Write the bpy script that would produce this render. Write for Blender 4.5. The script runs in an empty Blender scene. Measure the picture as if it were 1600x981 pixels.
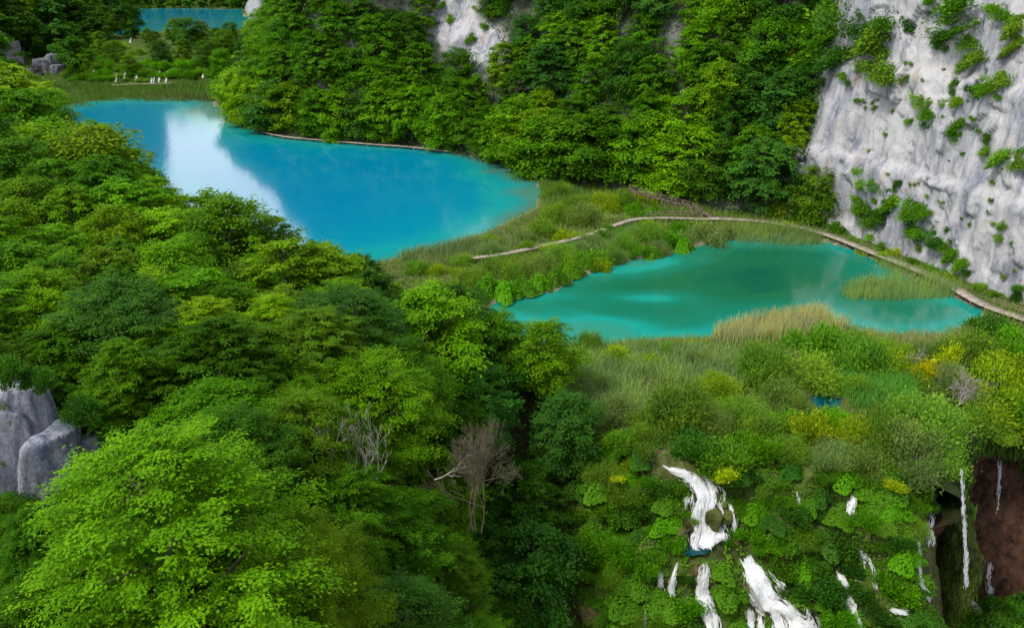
import bpy, math, random
import numpy as np
from mathutils import Vector
from mathutils.bvhtree import BVHTree

# ------------------------------------------------------------------ camera, sky, sun, exposure
scene = bpy.context.scene
CAM_Z = 48.0; PITCH = math.radians(22.0); FPX = 1386.0        # focal length in pixels of a 1600 px wide frame
cam_data = bpy.data.cameras.new("camera"); cam = bpy.data.objects.new("camera", cam_data)
scene.collection.objects.link(cam); scene.camera = cam
cam.location = (0, 0, CAM_Z); cam.rotation_euler = (math.pi / 2 - PITCH, 0, 0)
cam_data.sensor_width = 36.0; cam_data.lens = 36.0 * FPX / 1600.0
cam_data.clip_start = 0.5; cam_data.clip_end = 4000.0

SUN_ELEV = math.radians(52.0); SUN_AZ = math.radians(232.0)     # azimuth clockwise from +Y: the sun stands behind and to one side
world = bpy.data.worlds.new("World"); scene.world = world; world.use_nodes = True
wn, wl = world.node_tree.nodes, world.node_tree.links
for n in list(wn): wn.remove(n)
w_out = wn.new("ShaderNodeOutputWorld"); w_bg = wn.new("ShaderNodeBackground")
sky = wn.new("ShaderNodeTexSky"); sky.sky_type = 'NISHITA'; sky.sun_disc = False
sky.sun_elevation = SUN_ELEV; sky.sun_rotation = SUN_AZ; sky.air_density = 1.0; sky.dust_density = 0.6
w_tc = wn.new("ShaderNodeTexCoord"); w_noise = wn.new("ShaderNodeTexNoise")
w_noise.inputs["Scale"].default_value = 2.6; w_noise.inputs["Detail"].default_value = 6.0; w_noise.inputs["Roughness"].default_value = 0.55
w_ramp = wn.new("ShaderNodeValToRGB")
w_ramp.color_ramp.elements[0].position = 0.34; w_ramp.color_ramp.elements[0].color = (0.22, 0.22, 0.22, 1)
w_ramp.color_ramp.elements[1].position = 0.58; w_ramp.color_ramp.elements[1].color = (1, 1, 1, 1)
w_mix = wn.new("ShaderNodeMixRGB"); w_mix.inputs[2].default_value = (8.9, 9.1, 9.5, 1)   # bright even cloud
wl.new(w_tc.outputs["Generated"], w_noise.inputs["Vector"]); 
w_sep = wn.new("ShaderNodeSeparateXYZ"); wl.new(w_tc.outputs["Generated"], w_sep.inputs[0])          # cloud closes up towards the horizon, all the way round
w_low = wn.new("ShaderNodeMapRange"); w_low.inputs["From Min"].default_value = 0.0; w_low.inputs["From Max"].default_value = 0.45; w_low.inputs["To Min"].default_value = 0.16; w_low.inputs["To Max"].default_value = -0.04
w_add = wn.new("ShaderNodeMath"); w_add.operation = 'ADD'; wl.new(w_sep.outputs[2], w_low.inputs["Value"]); wl.new(w_low.outputs[0], w_add.inputs[0]); wl.new(w_noise.outputs["Fac"], w_add.inputs[1])
wl.new(w_add.outputs[0], w_ramp.inputs["Fac"])
wl.new(w_ramp.outputs["Color"], w_mix.inputs[0]); wl.new(sky.outputs["Color"], w_mix.inputs[1])
wl.new(w_mix.outputs["Color"], w_bg.inputs["Color"]); w_bg.inputs["Strength"].default_value = 0.10
wl.new(w_bg.outputs["Background"], w_out.inputs["Surface"])

sun_data = bpy.data.lights.new("sun", 'SUN'); sun = bpy.data.objects.new("sun", sun_data); scene.collection.objects.link(sun)
sun_data.energy = 2.0; sun_data.angle = math.radians(10.0); sun_data.color = (1.0, 0.95, 0.86)
_sd = Vector((math.sin(SUN_AZ) * math.cos(SUN_ELEV), math.cos(SUN_AZ) * math.cos(SUN_ELEV), math.sin(SUN_ELEV)))
sun.rotation_euler = (-_sd).to_track_quat('-Z', 'Y').to_euler()

scene.view_settings.view_transform = 'Standard'; scene.view_settings.look = 'None'
scene.view_settings.exposure = 1.0; scene.view_settings.gamma = 1.0; scene.view_settings.use_curve_mapping = False
cy = scene.cycles
cy.use_denoising = True; cy.max_bounces = 5; cy.diffuse_bounces = 3; cy.glossy_bounces = 2; cy.transmission_bounces = 3
cy.transparent_max_bounces = 24; cy.caustics_reflective = False; cy.caustics_refractive = False
cy.sample_clamp_indirect = 4.0; cy.use_adaptive_sampling = True; cy.adaptive_threshold = 0.02

rng = np.random.default_rng(7); random.seed(7)
col = scene.collection

# ------------------------------------------------------------------ helpers
ST, CT = math.sin(PITCH), math.cos(PITCH)
def ray_dir(px, py):
    u = (px - 800.0) / FPX; v = (py - 490.5) / FPX
    return np.array([u, CT - v * ST, -(ST + v * CT)])
def at_level(px, py, z):
    d = ray_dir(px, py); k = (z - CAM_Z) / d[2]
    return (d[0] * k, d[1] * k)
def to_px(x, y, z):
    fwd = y * CT - (z - CAM_Z) * ST; dn = -(y * ST + (z - CAM_Z) * CT)
    return 800.0 + FPX * x / fwd, 490.5 + FPX * dn / fwd
def sstep(a, b, x):
    t = np.clip((np.asarray(x, float) - a) / (b - a), 0, 1); return t * t * (3 - 2 * t)
def _hash(ix, iy, iz, seed):
    h = (ix.astype(np.int64) * 374761393 + iy.astype(np.int64) * 668265263 + iz.astype(np.int64) * 2147483647 + seed * 974634531) & 0xFFFFFFFF
    h = ((h ^ (h >> 13)) * 1274126177) & 0xFFFFFFFF
    h = ((h ^ (h >> 16)) * 2246822519) & 0xFFFFFFFF
    return ((h ^ (h >> 15)) & 0xFFFFFF) / float(0xFFFFFF)
def vnoise(p, seed=0):
    p = np.asarray(p, float); i = np.floor(p); f = p - i; f = f * f * (3 - 2 * f); i = i.astype(np.int64)
    r = 0
    for dx in (0, 1):
        for dy in (0, 1):
            for dz in (0, 1):
                w = (f[:, 0] if dx else 1 - f[:, 0]) * (f[:, 1] if dy else 1 - f[:, 1]) * (f[:, 2] if dz else 1 - f[:, 2])
                r = r + w * _hash(i[:, 0] + dx, i[:, 1] + dy, i[:, 2] + dz, seed)
    return r * 2 - 1
def fbm(p, octv=4, seed=0, gain=0.5):
    p = np.asarray(p, float); a = 1.0; s = 0; t = 0
    for k in range(octv):
        s = s + a * vnoise(p, seed + k * 17); t += a; a *= gain; p = p * 2.03 + 11.7
    return s / t
def fbm2(x, y, octv=4, seed=0):
    x = np.asarray(x, float).ravel(); y = np.asarray(y, float).ravel()
    return fbm(np.stack([x, y, np.zeros_like(x)], 1), octv, seed)
def norm(v): return v / np.maximum(np.linalg.norm(v, axis=-1, keepdims=True), 1e-9)

def mk_mesh(name, V, F, mat=None, smooth=False, attrs=None, colors=None):
    V = np.ascontiguousarray(V, np.float32).reshape(-1, 3); F = np.ascontiguousarray(F, np.int32); k = F.shape[1]
    me = bpy.data.meshes.new(name)
    me.vertices.add(len(V)); me.vertices.foreach_set("co", V.ravel())
    me.loops.add(F.size); me.loops.foreach_set("vertex_index", F.ravel())
    me.polygons.add(len(F)); me.polygons.foreach_set("loop_start", np.arange(0, F.size, k, dtype=np.int32))
    try: me.polygons.foreach_set("loop_total", np.full(len(F), k, np.int32))
    except Exception: pass
    if smooth: me.polygons.foreach_set("use_smooth", np.ones(len(F), bool))
    for a, val in (attrs or {}).items():
        at = me.attributes.new(a, 'FLOAT', 'POINT'); at.data.foreach_set("value", np.ascontiguousarray(val, np.float32))
    for a, val in (colors or {}).items():
        at = me.attributes.new(a, 'FLOAT_COLOR', 'POINT')
        at.data.foreach_set("color", np.ascontiguousarray(np.c_[val, np.ones(len(V))], np.float32).ravel())
    me.update(calc_edges=True)
    if mat: me.materials.append(mat)
    return me
def add_obj(name, me, parent=None, loc=(0, 0, 0), **props):
    o = bpy.data.objects.new(name, me); col.objects.link(o); o.location = loc
    if parent: o.parent = parent
    for k, v in props.items(): o[k] = v
    return o
def empty(name, loc, **props):
    o = add_obj(name, None, None, loc, **props); o.empty_display_size = 0.5; return o
def grid_faces(nr, nc):
    i = np.arange(nr - 1)[:, None] * nc + np.arange(nc - 1)[None, :]
    return np.stack([i, i + 1, i + nc + 1, i + nc], -1).reshape(-1, 4)
def poly_sd(x, y, P):
    """signed distance to a closed polygon, negative inside"""
    P = np.asarray(P, float); x = np.asarray(x, float); y = np.asarray(y, float)
    d = np.full(x.shape, 1e18); s = np.ones(x.shape)
    for i in range(len(P)):
        a = P[i]; b = P[i - 1]; e = b - a; wx = x - a[0]; wy = y - a[1]
        t = np.clip((wx * e[0] + wy * e[1]) / max(e @ e, 1e-9), 0, 1)
        d = np.minimum(d, (wx - e[0] * t) ** 2 + (wy - e[1] * t) ** 2)
        c1 = y >= a[1]; c2 = y < b[1]; c3 = e[0] * wy > e[1] * wx
        s = np.where((c1 & c2 & c3) | (~c1 & ~c2 & ~c3), -s, s)
    return s * np.sqrt(d)
def line_sd(x, y, L):
    """signed distance to an open polyline, positive on its left-hand side of travel"""
    L = np.asarray(L, float); x = np.asarray(x, float); y = np.asarray(y, float)
    best = np.full(x.shape, 1e18); sg = np.ones(x.shape)
    for a, b in zip(L[:-1], L[1:]):
        e = b - a; wx = x - a[0]; wy = y - a[1]
        t = np.clip((wx * e[0] + wy * e[1]) / max(e @ e, 1e-9), 0, 1)
        dd = (wx - e[0] * t) ** 2 + (wy - e[1] * t) ** 2
        cr = e[0] * wy - e[1] * wx
        m = dd < best - 1e-9; best = np.where(m, dd, best); sg = np.where(m, np.sign(cr + 1e-12), sg)
    return sg * np.sqrt(best)
def resample(P, step):
    P = np.asarray(P, float); seg = np.linalg.norm(np.diff(P, axis=0), axis=1); s = np.r_[0, np.cumsum(seg)]
    n = max(2, int(s[-1] / step) + 1); q = np.linspace(0, s[-1], n)
    return np.stack([np.interp(q, s, P[:, k]) for k in range(P.shape[1])], 1)
def smooth_line(P, it=2):
    P = np.asarray(P, float)
    for _ in range(it):
        Q = np.empty((2 * len(P), P.shape[1])); Q[0] = P[0]; Q[-1] = P[-1]
        Q[1:-1:2] = P[:-1] * .75 + P[1:] * .25; Q[2:-1:2] = P[:-1] * .25 + P[1:] * .75
        P = Q
    return P
def tube(P, R, sides=6):
    """tapered tube along P -> V, F (quads)"""
    P = np.asarray(P, float); R = np.asarray(R, float); n = len(P)
    T = norm(np.gradient(P, axis=0)); up = np.array([0.13, 0.31, 0.94]); up2 = np.array([1.0, 0.1, 0.05])
    A = np.cross(T, np.where(np.abs(T @ up)[:, None] > 0.9, up2, up)); A = norm(A); B = np.cross(T, A)
    th = np.arange(sides) * 2 * math.pi / sides
    V = P[:, None] + R[:, None, None] * (np.cos(th)[None, :, None] * A[:, None] + np.sin(th)[None, :, None] * B[:, None])
    i = np.arange(n - 1)[:, None] * sides; j = np.arange(sides)[None]; j2 = (j + 1) % sides
    F = np.stack([i + j, i + j2, i + sides + j2, i + sides + j], -1).reshape(-1, 4)
    return V.reshape(-1, 3), F
def join(parts):
    Vs, Fs, o = [], [], 0
    for V, F in parts: Vs.append(V); Fs.append(F + o); o += len(V)
    return np.concatenate(Vs), np.concatenate(Fs)
BOXF = np.array([[0, 3, 2, 1], [4, 5, 6, 7], [0, 1, 5, 4], [1, 2, 6, 5], [2, 3, 7, 6], [3, 0, 4, 7]])
def bar(a, b, w, h):
    """box of width w, height h from a to b"""
    a = np.asarray(a, float); b = np.asarray(b, float); t = norm(b - a)
    up = np.array([0, 0, 1.0]) if abs(t[2]) < .9 else np.array([1.0, 0, 0])
    s = norm(np.cross(t, up)); u = np.cross(s, t)
    c = [(-1, -1), (1, -1), (1, 1), (-1, 1)]
    return np.array([p + s * x * w / 2 + u * y * h / 2 for p in (a, b) for x, y in c]), BOXF

# ------------------------------------------------------------------ materials
def new_mat(name):
    m = bpy.data.materials.new(name); m.use_nodes = True
    nt = m.node_tree; nt.nodes.clear(); out = nt.nodes.new("ShaderNodeOutputMaterial")
    return m, nt.nodes, nt.links, out
def nd(nodes, t, **kw):
    n = nodes.new(t)
    for k, v in kw.items():
        if hasattr(n, k): setattr(n, k, v)
        else: n.inputs[k].default_value = v
    return n
def ramp(nodes, stops):
    r = nodes.new("ShaderNodeValToRGB"); e = r.color_ramp.elements
    while len(e) < len(stops): e.new(0.5)
    for el, (p, c) in zip(e, stops): el.position = p; el.color = (*c, 1) if len(c) == 3 else c
    return r
def mixc(nodes, links, fac, a, b, blend='MIX'):
    m = nodes.new("ShaderNodeMixRGB"); m.blend_type = blend
    for s, v in ((m.inputs[0], fac), (m.inputs[1], a), (m.inputs[2], b)):
        if hasattr(v, "links"): links.new(v, s)
        elif isinstance(v, (int, float)): s.default_value = v
        else: s.default_value = (*v, 1)
    return m.outputs[0]
def noise_node(nodes, links, scale, detail=4, rough=0.55, vec=None, stretch=None, dist=0.0):
    n = nd(nodes, "ShaderNodeTexNoise"); n.inputs["Scale"].default_value = scale; n.inputs["Detail"].default_value = detail
    n.inputs["Roughness"].default_value = rough; n.inputs["Distortion"].default_value = dist
    tc = nodes.new("ShaderNodeNewGeometry").outputs["Position"] if vec is None else vec
    if stretch:
        mp = nodes.new("ShaderNodeMapping"); mp.inputs["Scale"].default_value = stretch; links.new(tc, mp.inputs["Vector"]); tc = mp.outputs["Vector"]
    links.new(tc, n.inputs["Vector"]); return n
def leaf_material(name, trans=0.36, rough=0.6, spec=0.06):
    """leaf colour comes from the object's own colour; 'tint' varies it from spray to spray and leaf to leaf"""
    m, N, L, out = new_mat(name)
    oi = N.new("ShaderNodeObjectInfo"); at = nd(N, "ShaderNodeAttribute", attribute_name="tint")
    dark = mixc(N, L, 1.0, oi.outputs["Color"], (0.62, 0.74, 0.9), 'MULTIPLY')
    lite = mixc(N, L, 1.0, oi.outputs["Color"], (1.50, 1.38, 0.85), 'MULTIPLY')
    c = mixc(N, L, at.outputs["Fac"], dark, lite)
    p = nd(N, "ShaderNodeBsdfPrincipled"); L.new(c, p.inputs["Base Color"]); p.inputs["Roughness"].default_value = rough
    p.inputs["Specular IOR Level"].default_value = spec
    t = N.new("ShaderNodeBsdfTranslucent"); L.new(mixc(N, L, 1.0, c, (1.25, 1.25, 0.55), 'MULTIPLY'), t.inputs["Color"])
    mx = N.new("ShaderNodeMixShader"); mx.inputs[0].default_value = trans
    L.new(p.outputs[0], mx.inputs[1]); L.new(t.outputs[0], mx.inputs[2]); L.new(mx.outputs[0], out.inputs["Surface"])
    return m
def bark_material(name, c1, c2, scale=6.0):
    m, N, L, out = new_mat(name)
    tc = N.new("ShaderNodeTexCoord").outputs["Object"]
    n = noise_node(N, L, scale, 5, 0.6, tc, (1, 1, 0.25)); r = ramp(N, [(0.3, c1), (0.7, c2)]); L.new(n.outputs["Fac"], r.inputs["Fac"])
    p = nd(N, "ShaderNodeBsdfPrincipled"); L.new(r.outputs[0], p.inputs["Base Color"]); p.inputs["Roughness"].default_value = 0.9
    b = nd(N, "ShaderNodeBump"); b.inputs["Strength"].default_value = 0.5; b.inputs["Distance"].default_value = 0.05
    L.new(n.outputs["Fac"], b.inputs["Height"]); L.new(b.outputs[0], p.inputs["Normal"]); L.new(p.outputs[0], out.inputs["Surface"])
    return m
def water_material(name, stops, streak=(0.02, 0.02, 0.02), bump=0.05):
    m, N, L, out = new_mat(name)
    at = nd(N, "ShaderNodeAttribute", attribute_name="depth")
    n1 = noise_node(N, L, 0.055, 4, 0.55, None, (1, 1.6, 1), 1.0)
    ad = nd(N, "ShaderNodeMath", operation='MULTIPLY_ADD'); L.new(n1.outputs["Fac"], ad.inputs[0]); ad.inputs[1].default_value = 0.34
    sb = nd(N, "ShaderNodeMath", operation='SUBTRACT'); L.new(at.outputs["Fac"], sb.inputs[0]); sb.inputs[1].default_value = 0.17
    L.new(sb.outputs[0], ad.inputs[2])
    r = ramp(N, stops); r.color_ramp.interpolation = 'EASE'; L.new(ad.outputs[0], r.inputs["Fac"])
    p = nd(N, "ShaderNodeBsdfPrincipled"); L.new(r.outputs[0], p.inputs["Base Color"])
    p.inputs["Roughness"].default_value = 0.09; p.inputs["IOR"].default_value = 1.33
    w = noise_node(N, L, 0.9, 3, 0.5, None, (1, 0.6, 1)); b = nd(N, "ShaderNodeBump"); b.inputs["Strength"].default_value = bump; b.inputs["Distance"].default_value = 0.3
    L.new(w.outputs["Fac"], b.inputs["Height"]); L.new(b.outputs[0], p.inputs["Normal"]); L.new(p.outputs[0], out.inputs["Surface"])
    return m
def rock_material(name, light, grey, stain, soil=None, bump=0.45, streaks=(1, 1, 0.10), scale=1.0):
    m, N, L, out = new_mat(name)
    big = noise_node(N, L, 0.11 * scale, 5, 0.6, None, (1, 1, 0.55), 0.6)
    st = noise_node(N, L, 0.55 * scale, 5, 0.65, None, streaks, 0.4)
    fine = noise_node(N, L, 2.6 * scale, 8, 0.68, None, (1, 1, 0.7))
    r1 = ramp(N, [(0.38, (0.15, 0.15, 0.15)), (0.52, (1, 1, 1))]); L.new(big.outputs["Fac"], r1.inputs["Fac"])
    r2 = ramp(N, [(0.36, (0, 0, 0)), (0.62, (1, 1, 1))]); L.new(st.outputs["Fac"], r2.inputs["Fac"])
    gm = nd(N, "ShaderNodeMath", operation='MULTIPLY'); L.new(r1.outputs[0], gm.inputs[0]); L.new(r2.outputs[0], gm.inputs[1])
    c = mixc(N, L, gm.outputs[0], light, grey)
    s3 = noise_node(N, L, 0.19 * scale, 4, 0.6, None, (1.3, 1.3, 0.5)); r3 = ramp(N, [(0.60, (0, 0, 0)), (0.74, (0.7, 0.7, 0.7))]); L.new(s3.outputs["Fac"], r3.inputs["Fac"])
    c = mixc(N, L, r3.outputs[0], c, stain)
    r4 = ramp(N, [(0.33, (0.35, 0.34, 0.32)), (0.45, (1, 1, 1))]); L.new(fine.outputs["Fac"], r4.inputs["Fac"])
    c = mixc(N, L, 0.5, c, r4.outputs[0], 'MULTIPLY')
    cr = nd(N, "ShaderNodeTexVoronoi", feature='DISTANCE_TO_EDGE'); cr.inputs["Scale"].default_value = 0.33 * scale
    mp = N.new("ShaderNodeMapping"); mp.inputs["Scale"].default_value = (1, 1, 0.5)
    pos = N.new("ShaderNodeNewGeometry").outputs["Position"]
    wob = mixc(N, L, 0.35, pos, fine.outputs["Color"], 'ADD'); L.new(wob, mp.inputs["Vector"]); L.new(mp.outputs[0], cr.inputs["Vector"])
    r5 = ramp(N, [(0.0, (0.55, 0.54, 0.52)), (0.035, (1, 1, 1))]); L.new(cr.outputs["Distance"], r5.inputs["Fac"])
    crk = mixc(N, L, r2.outputs[0], (1, 1, 1), r5.outputs[0]); c = mixc(N, L, 0.8, c, crk, 'MULTIPLY')
    if soil is not None:
        at = nd(N, "ShaderNodeAttribute", attribute_name="soil"); c = mixc(N, L, at.outputs["Fac"], c, soil)
    p = nd(N, "ShaderNodeBsdfPrincipled"); L.new(c, p.inputs["Base Color"]); p.inputs["Roughness"].default_value = 0.9; p.inputs["Specular IOR Level"].default_value = 0.15
    hs = nd(N, "ShaderNodeMath", operation='MULTIPLY_ADD'); L.new(fine.outputs["Fac"], hs.inputs[0]); hs.inputs[1].default_value = 0.6; L.new(st.outputs["Fac"], hs.inputs[2])
    b = nd(N, "ShaderNodeBump"); b.inputs["Strength"].default_value = bump; b.inputs["Distance"].default_value = 0.6
    L.new(hs.outputs[0], b.inputs["Height"]); L.new(b.outputs[0], p.inputs["Normal"]); L.new(p.outputs[0], out.inputs["Surface"])
    return m
def ground_material(name):
    m, N, L, out = new_mat(name)
    at = nd(N, "ShaderNodeAttribute", attribute_name="tcol"); n = noise_node(N, L, 1.3, 6, 0.65)
    r = ramp(N, [(0.3, (0.45, 0.45, 0.42)), (0.7, (1.35, 1.35, 1.3))]); L.new(n.outputs["Fac"], r.inputs["Fac"])
    c = mixc(N, L, 1.0, at.outputs["Color"], r.outputs[0], 'MULTIPLY')
    p = nd(N, "ShaderNodeBsdfPrincipled"); L.new(c, p.inputs["Base Color"]); p.inputs["Roughness"].default_value = 0.95; p.inputs["Specular IOR Level"].default_value = 0.1
    b = nd(N, "ShaderNodeBump"); b.inputs["Strength"].default_value = 0.6; b.inputs["Distance"].default_value = 0.3
    L.new(n.outputs["Fac"], b.inputs["Height"]); L.new(b.outputs[0], p.inputs["Normal"]); L.new(p.outputs[0], out.inputs["Surface"])
    return m
def wood_material(name, c1, c2):
    m, N, L, out = new_mat(name)
    n = noise_node(N, L, 1.7, 5, 0.7); r = ramp(N, [(0.3, c1), (0.7, c2)]); L.new(n.outputs["Fac"], r.inputs["Fac"])
    gi = N.new("ShaderNodeNewGeometry"); v = ramp(N, [(0, (0.72, 0.72, 0.72)), (1, (1.12, 1.12, 1.12))]); L.new(gi.outputs["Random Per Island"], v.inputs["Fac"])
    p = nd(N, "ShaderNodeBsdfPrincipled"); L.new(mixc(N, L, 1.0, r.outputs[0], v.outputs[0], 'MULTIPLY'), p.inputs["Base Color"]); p.inputs["Roughness"].default_value = 0.8
    L.new(p.outputs[0], out.inputs["Surface"]); return m
def fall_material(name, gap_lo, gap_hi, colour=(0.95, 0.96, 0.97)):
    """falling water: white strands with see-through gaps between them"""
    m, N, L, out = new_mat(name)
    u = nd(N, "ShaderNodeAttribute", attribute_name="across"); v = nd(N, "ShaderNodeAttribute", attribute_name="along")
    cb = N.new("ShaderNodeCombineXYZ"); L.new(u.outputs["Fac"], cb.inputs[0]); L.new(v.outputs["Fac"], cb.inputs[1])
    n = noise_node(N, L, 1.0, 5, 0.6, cb.outputs[0], (3.4, 0.35, 1), 0.5)
    ed = nd(N, "ShaderNodeAttribute", attribute_name="edge")
    sm = nd(N, "ShaderNodeMath", operation='ADD'); L.new(n.outputs["Fac"], sm.inputs[0]); L.new(ed.outputs["Fac"], sm.inputs[1])
    r = ramp(N, [(gap_lo, (0, 0, 0)), (gap_hi, (1, 1, 1))]); L.new(sm.outputs[0], r.inputs["Fac"])
    d = nd(N, "ShaderNodeBsdfPrincipled"); d.inputs["Base Color"].default_value = (*colour, 1); d.inputs["Roughness"].default_value = 0.8
    t = N.new("ShaderNodeBsdfTranslucent"); t.inputs["Color"].default_value = (*colour, 1)
    m1 = N.new("ShaderNodeMixShader"); m1.inputs[0].default_value = 0.55; L.new(d.outputs[0], m1.inputs[1]); L.new(t.outputs[0], m1.inputs[2])
    tr = N.new("ShaderNodeBsdfTransparent"); mx = N.new("ShaderNodeMixShader")
    L.new(r.outputs[0], mx.inputs[0]); L.new(tr.outputs[0], mx.inputs[1]); L.new(m1.outputs[0], mx.inputs[2]); L.new(mx.outputs[0], out.inputs["Surface"])
    return m

M_LEAF = leaf_material("broad_leaf"); M_BLADE = leaf_material("reed_blade", 0.25, 0.6, 0.2); M_FLOWER = leaf_material("yellow_leaf", 0.35, 0.6, 0.1)
M_BARK = bark_material("bark", (0.035, 0.028, 0.02), (0.12, 0.10, 0.08)); M_PALE = bark_material("pale_bark", (0.16, 0.14, 0.12), (0.42, 0.38, 0.34))
M_GREYTWIG = bark_material("grey_twig", (0.07, 0.06, 0.035), (0.15, 0.125, 0.075))
M_GROUND = ground_material("forest_ground"); M_TUFA = ground_material("mossy_tufa")
M_CLIFF = rock_material("limestone", (0.395, 0.384, 0.390), (0.165, 0.174, 0.215), (0.33, 0.25, 0.18), (0.030, 0.034, 0.014))
M_ROCK = rock_material("grey_rock", (0.36, 0.37, 0.42), (0.12, 0.138, 0.205), (0.13, 0.10, 0.075), None, 0.8, (1, 1, 0.3), 1.6)
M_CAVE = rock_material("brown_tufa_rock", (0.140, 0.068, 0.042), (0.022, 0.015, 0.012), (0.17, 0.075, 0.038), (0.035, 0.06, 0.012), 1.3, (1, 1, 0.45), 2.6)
M_LAKE_BLUE = water_material("blue_lake_water", [(0.0, (0.05, 0.17, 0.13)), (0.16, (0.004, 0.225, 0.23)), (0.42, (0.0, 0.178, 0.262)), (0.9, (0.0, 0.148, 0.268))])
M_LAKE_TEAL = water_material("teal_lake_water", [(0.0, (0.022, 0.205, 0.150)), (0.14, (0.008, 0.235, 0.190)), (0.38, (0.007, 0.140, 0.088)), (0.7, (0.008, 0.105, 0.048)), (0.95, (0.004, 0.075, 0.044))])
M_POND = water_material("pond_water", [(0.0, (0.01, 0.09, 0.085)), (0.6, (0.0, 0.045, 0.055))])
M_TUFA_B = rock_material("mossy_stone", (0.105, 0.125, 0.028), (0.035, 0.042, 0.015), (0.12, 0.085, 0.04), None, 0.8, (1, 1, 0.6), 2.5)
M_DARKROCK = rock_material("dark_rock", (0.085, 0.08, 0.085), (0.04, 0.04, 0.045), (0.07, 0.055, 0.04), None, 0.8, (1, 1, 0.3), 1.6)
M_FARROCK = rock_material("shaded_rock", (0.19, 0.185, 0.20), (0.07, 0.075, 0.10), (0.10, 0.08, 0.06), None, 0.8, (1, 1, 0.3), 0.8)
M_DECK = wood_material("grey_boards", (0.25, 0.205, 0.16), (0.40, 0.345, 0.28)); M_RAIL = wood_material("rail_wood", (0.10, 0.07, 0.045), (0.24, 0.18, 0.13))
M_DIRT = wood_material("trodden_dirt", (0.22, 0.15, 0.10), (0.34, 0.25, 0.18))
M_FALL = fall_material("white_water", 0.26, 0.58); M_VEIL = fall_material("thin_water", 0.40, 0.92, (0.88, 0.9, 0.95))

# ------------------------------------------------------------------ the lie of the land
Z1, Z2, Z3 = 1.5, 0.0, 12.0             # levels of the blue lake, the teal lake and the far lake
def PXW(pts, z): return [at_level(x, y, z) for x, y in pts]
SL = np.array([(-340, 850), (-278, 671), (-206, 480), (-199, 400), (-196, 360), (-166, 300), (-88, 189), (-37, 120), (-13, 107), (1, 97), (7, 87), (7, 75), (5, 62), (4, 45), (4, 0), (4, -60)])
LAKE1 = PXW([(560, 418), (620, 400), (680, 388), (760, 363), (800, 343), (834, 326), (843, 303), (838, 286), (790, 260), (700, 236), (640, 229), (520, 221), (430, 214), (396, 204), (352, 184), (336, 168), (328, 158), (240, 153), (160, 157), (110, 164)], Z1) \
    + [(-166, 300), (-128, 243), (-88, 189), (-60, 150), (-33, 118)]
LAKE2 = PXW([(740, 492), (778, 472), (868, 455), (892, 440), (960, 412), (1030, 400), (1084, 387), (1128, 374), (1200, 370), (1280, 376), (1335, 392), (1400, 425), (1470, 458), (1535, 484), (1524, 514), (1440, 527), (1380, 522), (1312, 512), (1284, 492), (1180, 506), (1110, 528), (1000, 532), (930, 542), (850, 544), (800, 530), (752, 512)], Z2)
LAKE3 = PXW([(180, 55), (205, 52), (280, 47), (376, 45), (384, 30), (372, 15), (215, 13), (190, 25)], Z3)
POND_A = PXW([(1268, 612), (1290, 604), (1312, 620), (1310, 640), (1285, 646), (1266, 632)], 0.1)      # little pool among the bushes
POND_B = PXW([(1058, 850), (1080, 845), (1112, 850), (1116, 866), (1090, 874), (1062, 868)], -6.0)
EDGE = np.array([(-30, 104), (-12, 97), (2, 89), (6, 86.5), (11, 82.5), (17, 77.8), (26.4, 79.3), (34.7, 78.6), (40.5, 77.2), (44, 80), (46.5, 86), (51, 91), (58, 92.5), (66, 90), (74, 85), (84, 80), (110, 72)])
def edge_y(x): return np.interp(x, EDGE[:, 0], EDGE[:, 1])
WALL_BASE = np.array([(-260, 900), (-205, 690), (-158, 540), (-138, 470), (-116, 400), (-99, 335), (-88, 288), (-80, 263), (-65, 246), (-48, 239.5), (-26.8, 233), (-12, 219), (-1, 208.5), (7, 194), (20.8, 190), (32, 181), (41, 172), (53.7, 165), (60.5, 158), (66.5, 145), (70.5, 133), (73, 124), (77, 117), (86, 103), (98, 84), (104, 50), (106, -20)])

def terrain_h(x, y):
    x = np.asarray(x, float); y = np.asarray(y, float); sh = x.shape
    n1 = fbm2(x / 16, y / 16, 4, 1).reshape(sh); n2 = fbm2(x / 4.5, y / 4.5, 4, 5).reshape(sh)
    b = 0.75 + 0.35 * n2 + 0.25 * n1
    b = b + sstep(348, 366, y) * 6.4 + sstep(372, 455, y) * 4.2 + sstep(690, 960, y) * 95
    d = line_sd(x, y, SL[::-1])          # positive on the wooded side
    b = b - np.clip((edge_y(x) + 5.5 * sstep(43, 47, x) - y) * (1.5 + 9.0 * sstep(42.5, 45.5, x)) - 0.4, 0, 27) * (1 - sstep(-2, 22, d))
    dp = np.clip(d, 0, None)
    far = sstep(300, 380, y)
    hill = (8.5 * (1 - np.exp(-dp / 12)) + 0.09 * dp + 14 * sstep(45, 90, dp)) * (1 - far) + 1.15 * dp * far
    hill = np.minimum(hill, 80 + 10 * n1)
    b = b + hill * (1 + 0.10 * n1) + np.where(dp > 2, 1.2 * n1, 0)
    b = np.maximum(b, 45.5 * (1 - sstep(1, 15, y)) - 30 * sstep(1, 15, y))
    for P, lev, w in ((LAKE1, Z1, 7.0), (LAKE2, Z2, 4.0), (LAKE3, Z3, 9.0)):
        s = poly_sd(x, y, P)
        b = np.where(s < 0, np.minimum(b, lev - 0.1 - np.minimum(-s * 0.4, 5)), b + (np.maximum(lev + 0.2 + 0.15 * n2, np.minimum(b, lev + .35)) - b) * (1 - sstep(2.6, 2.6 + w, s)) * (s < w + 2.6))
    s = poly_sd(x, y, POND_A); b = np.where(s < 0, -0.5, np.where(s < 2, np.maximum(b, 0.25), b))
    return b

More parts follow.
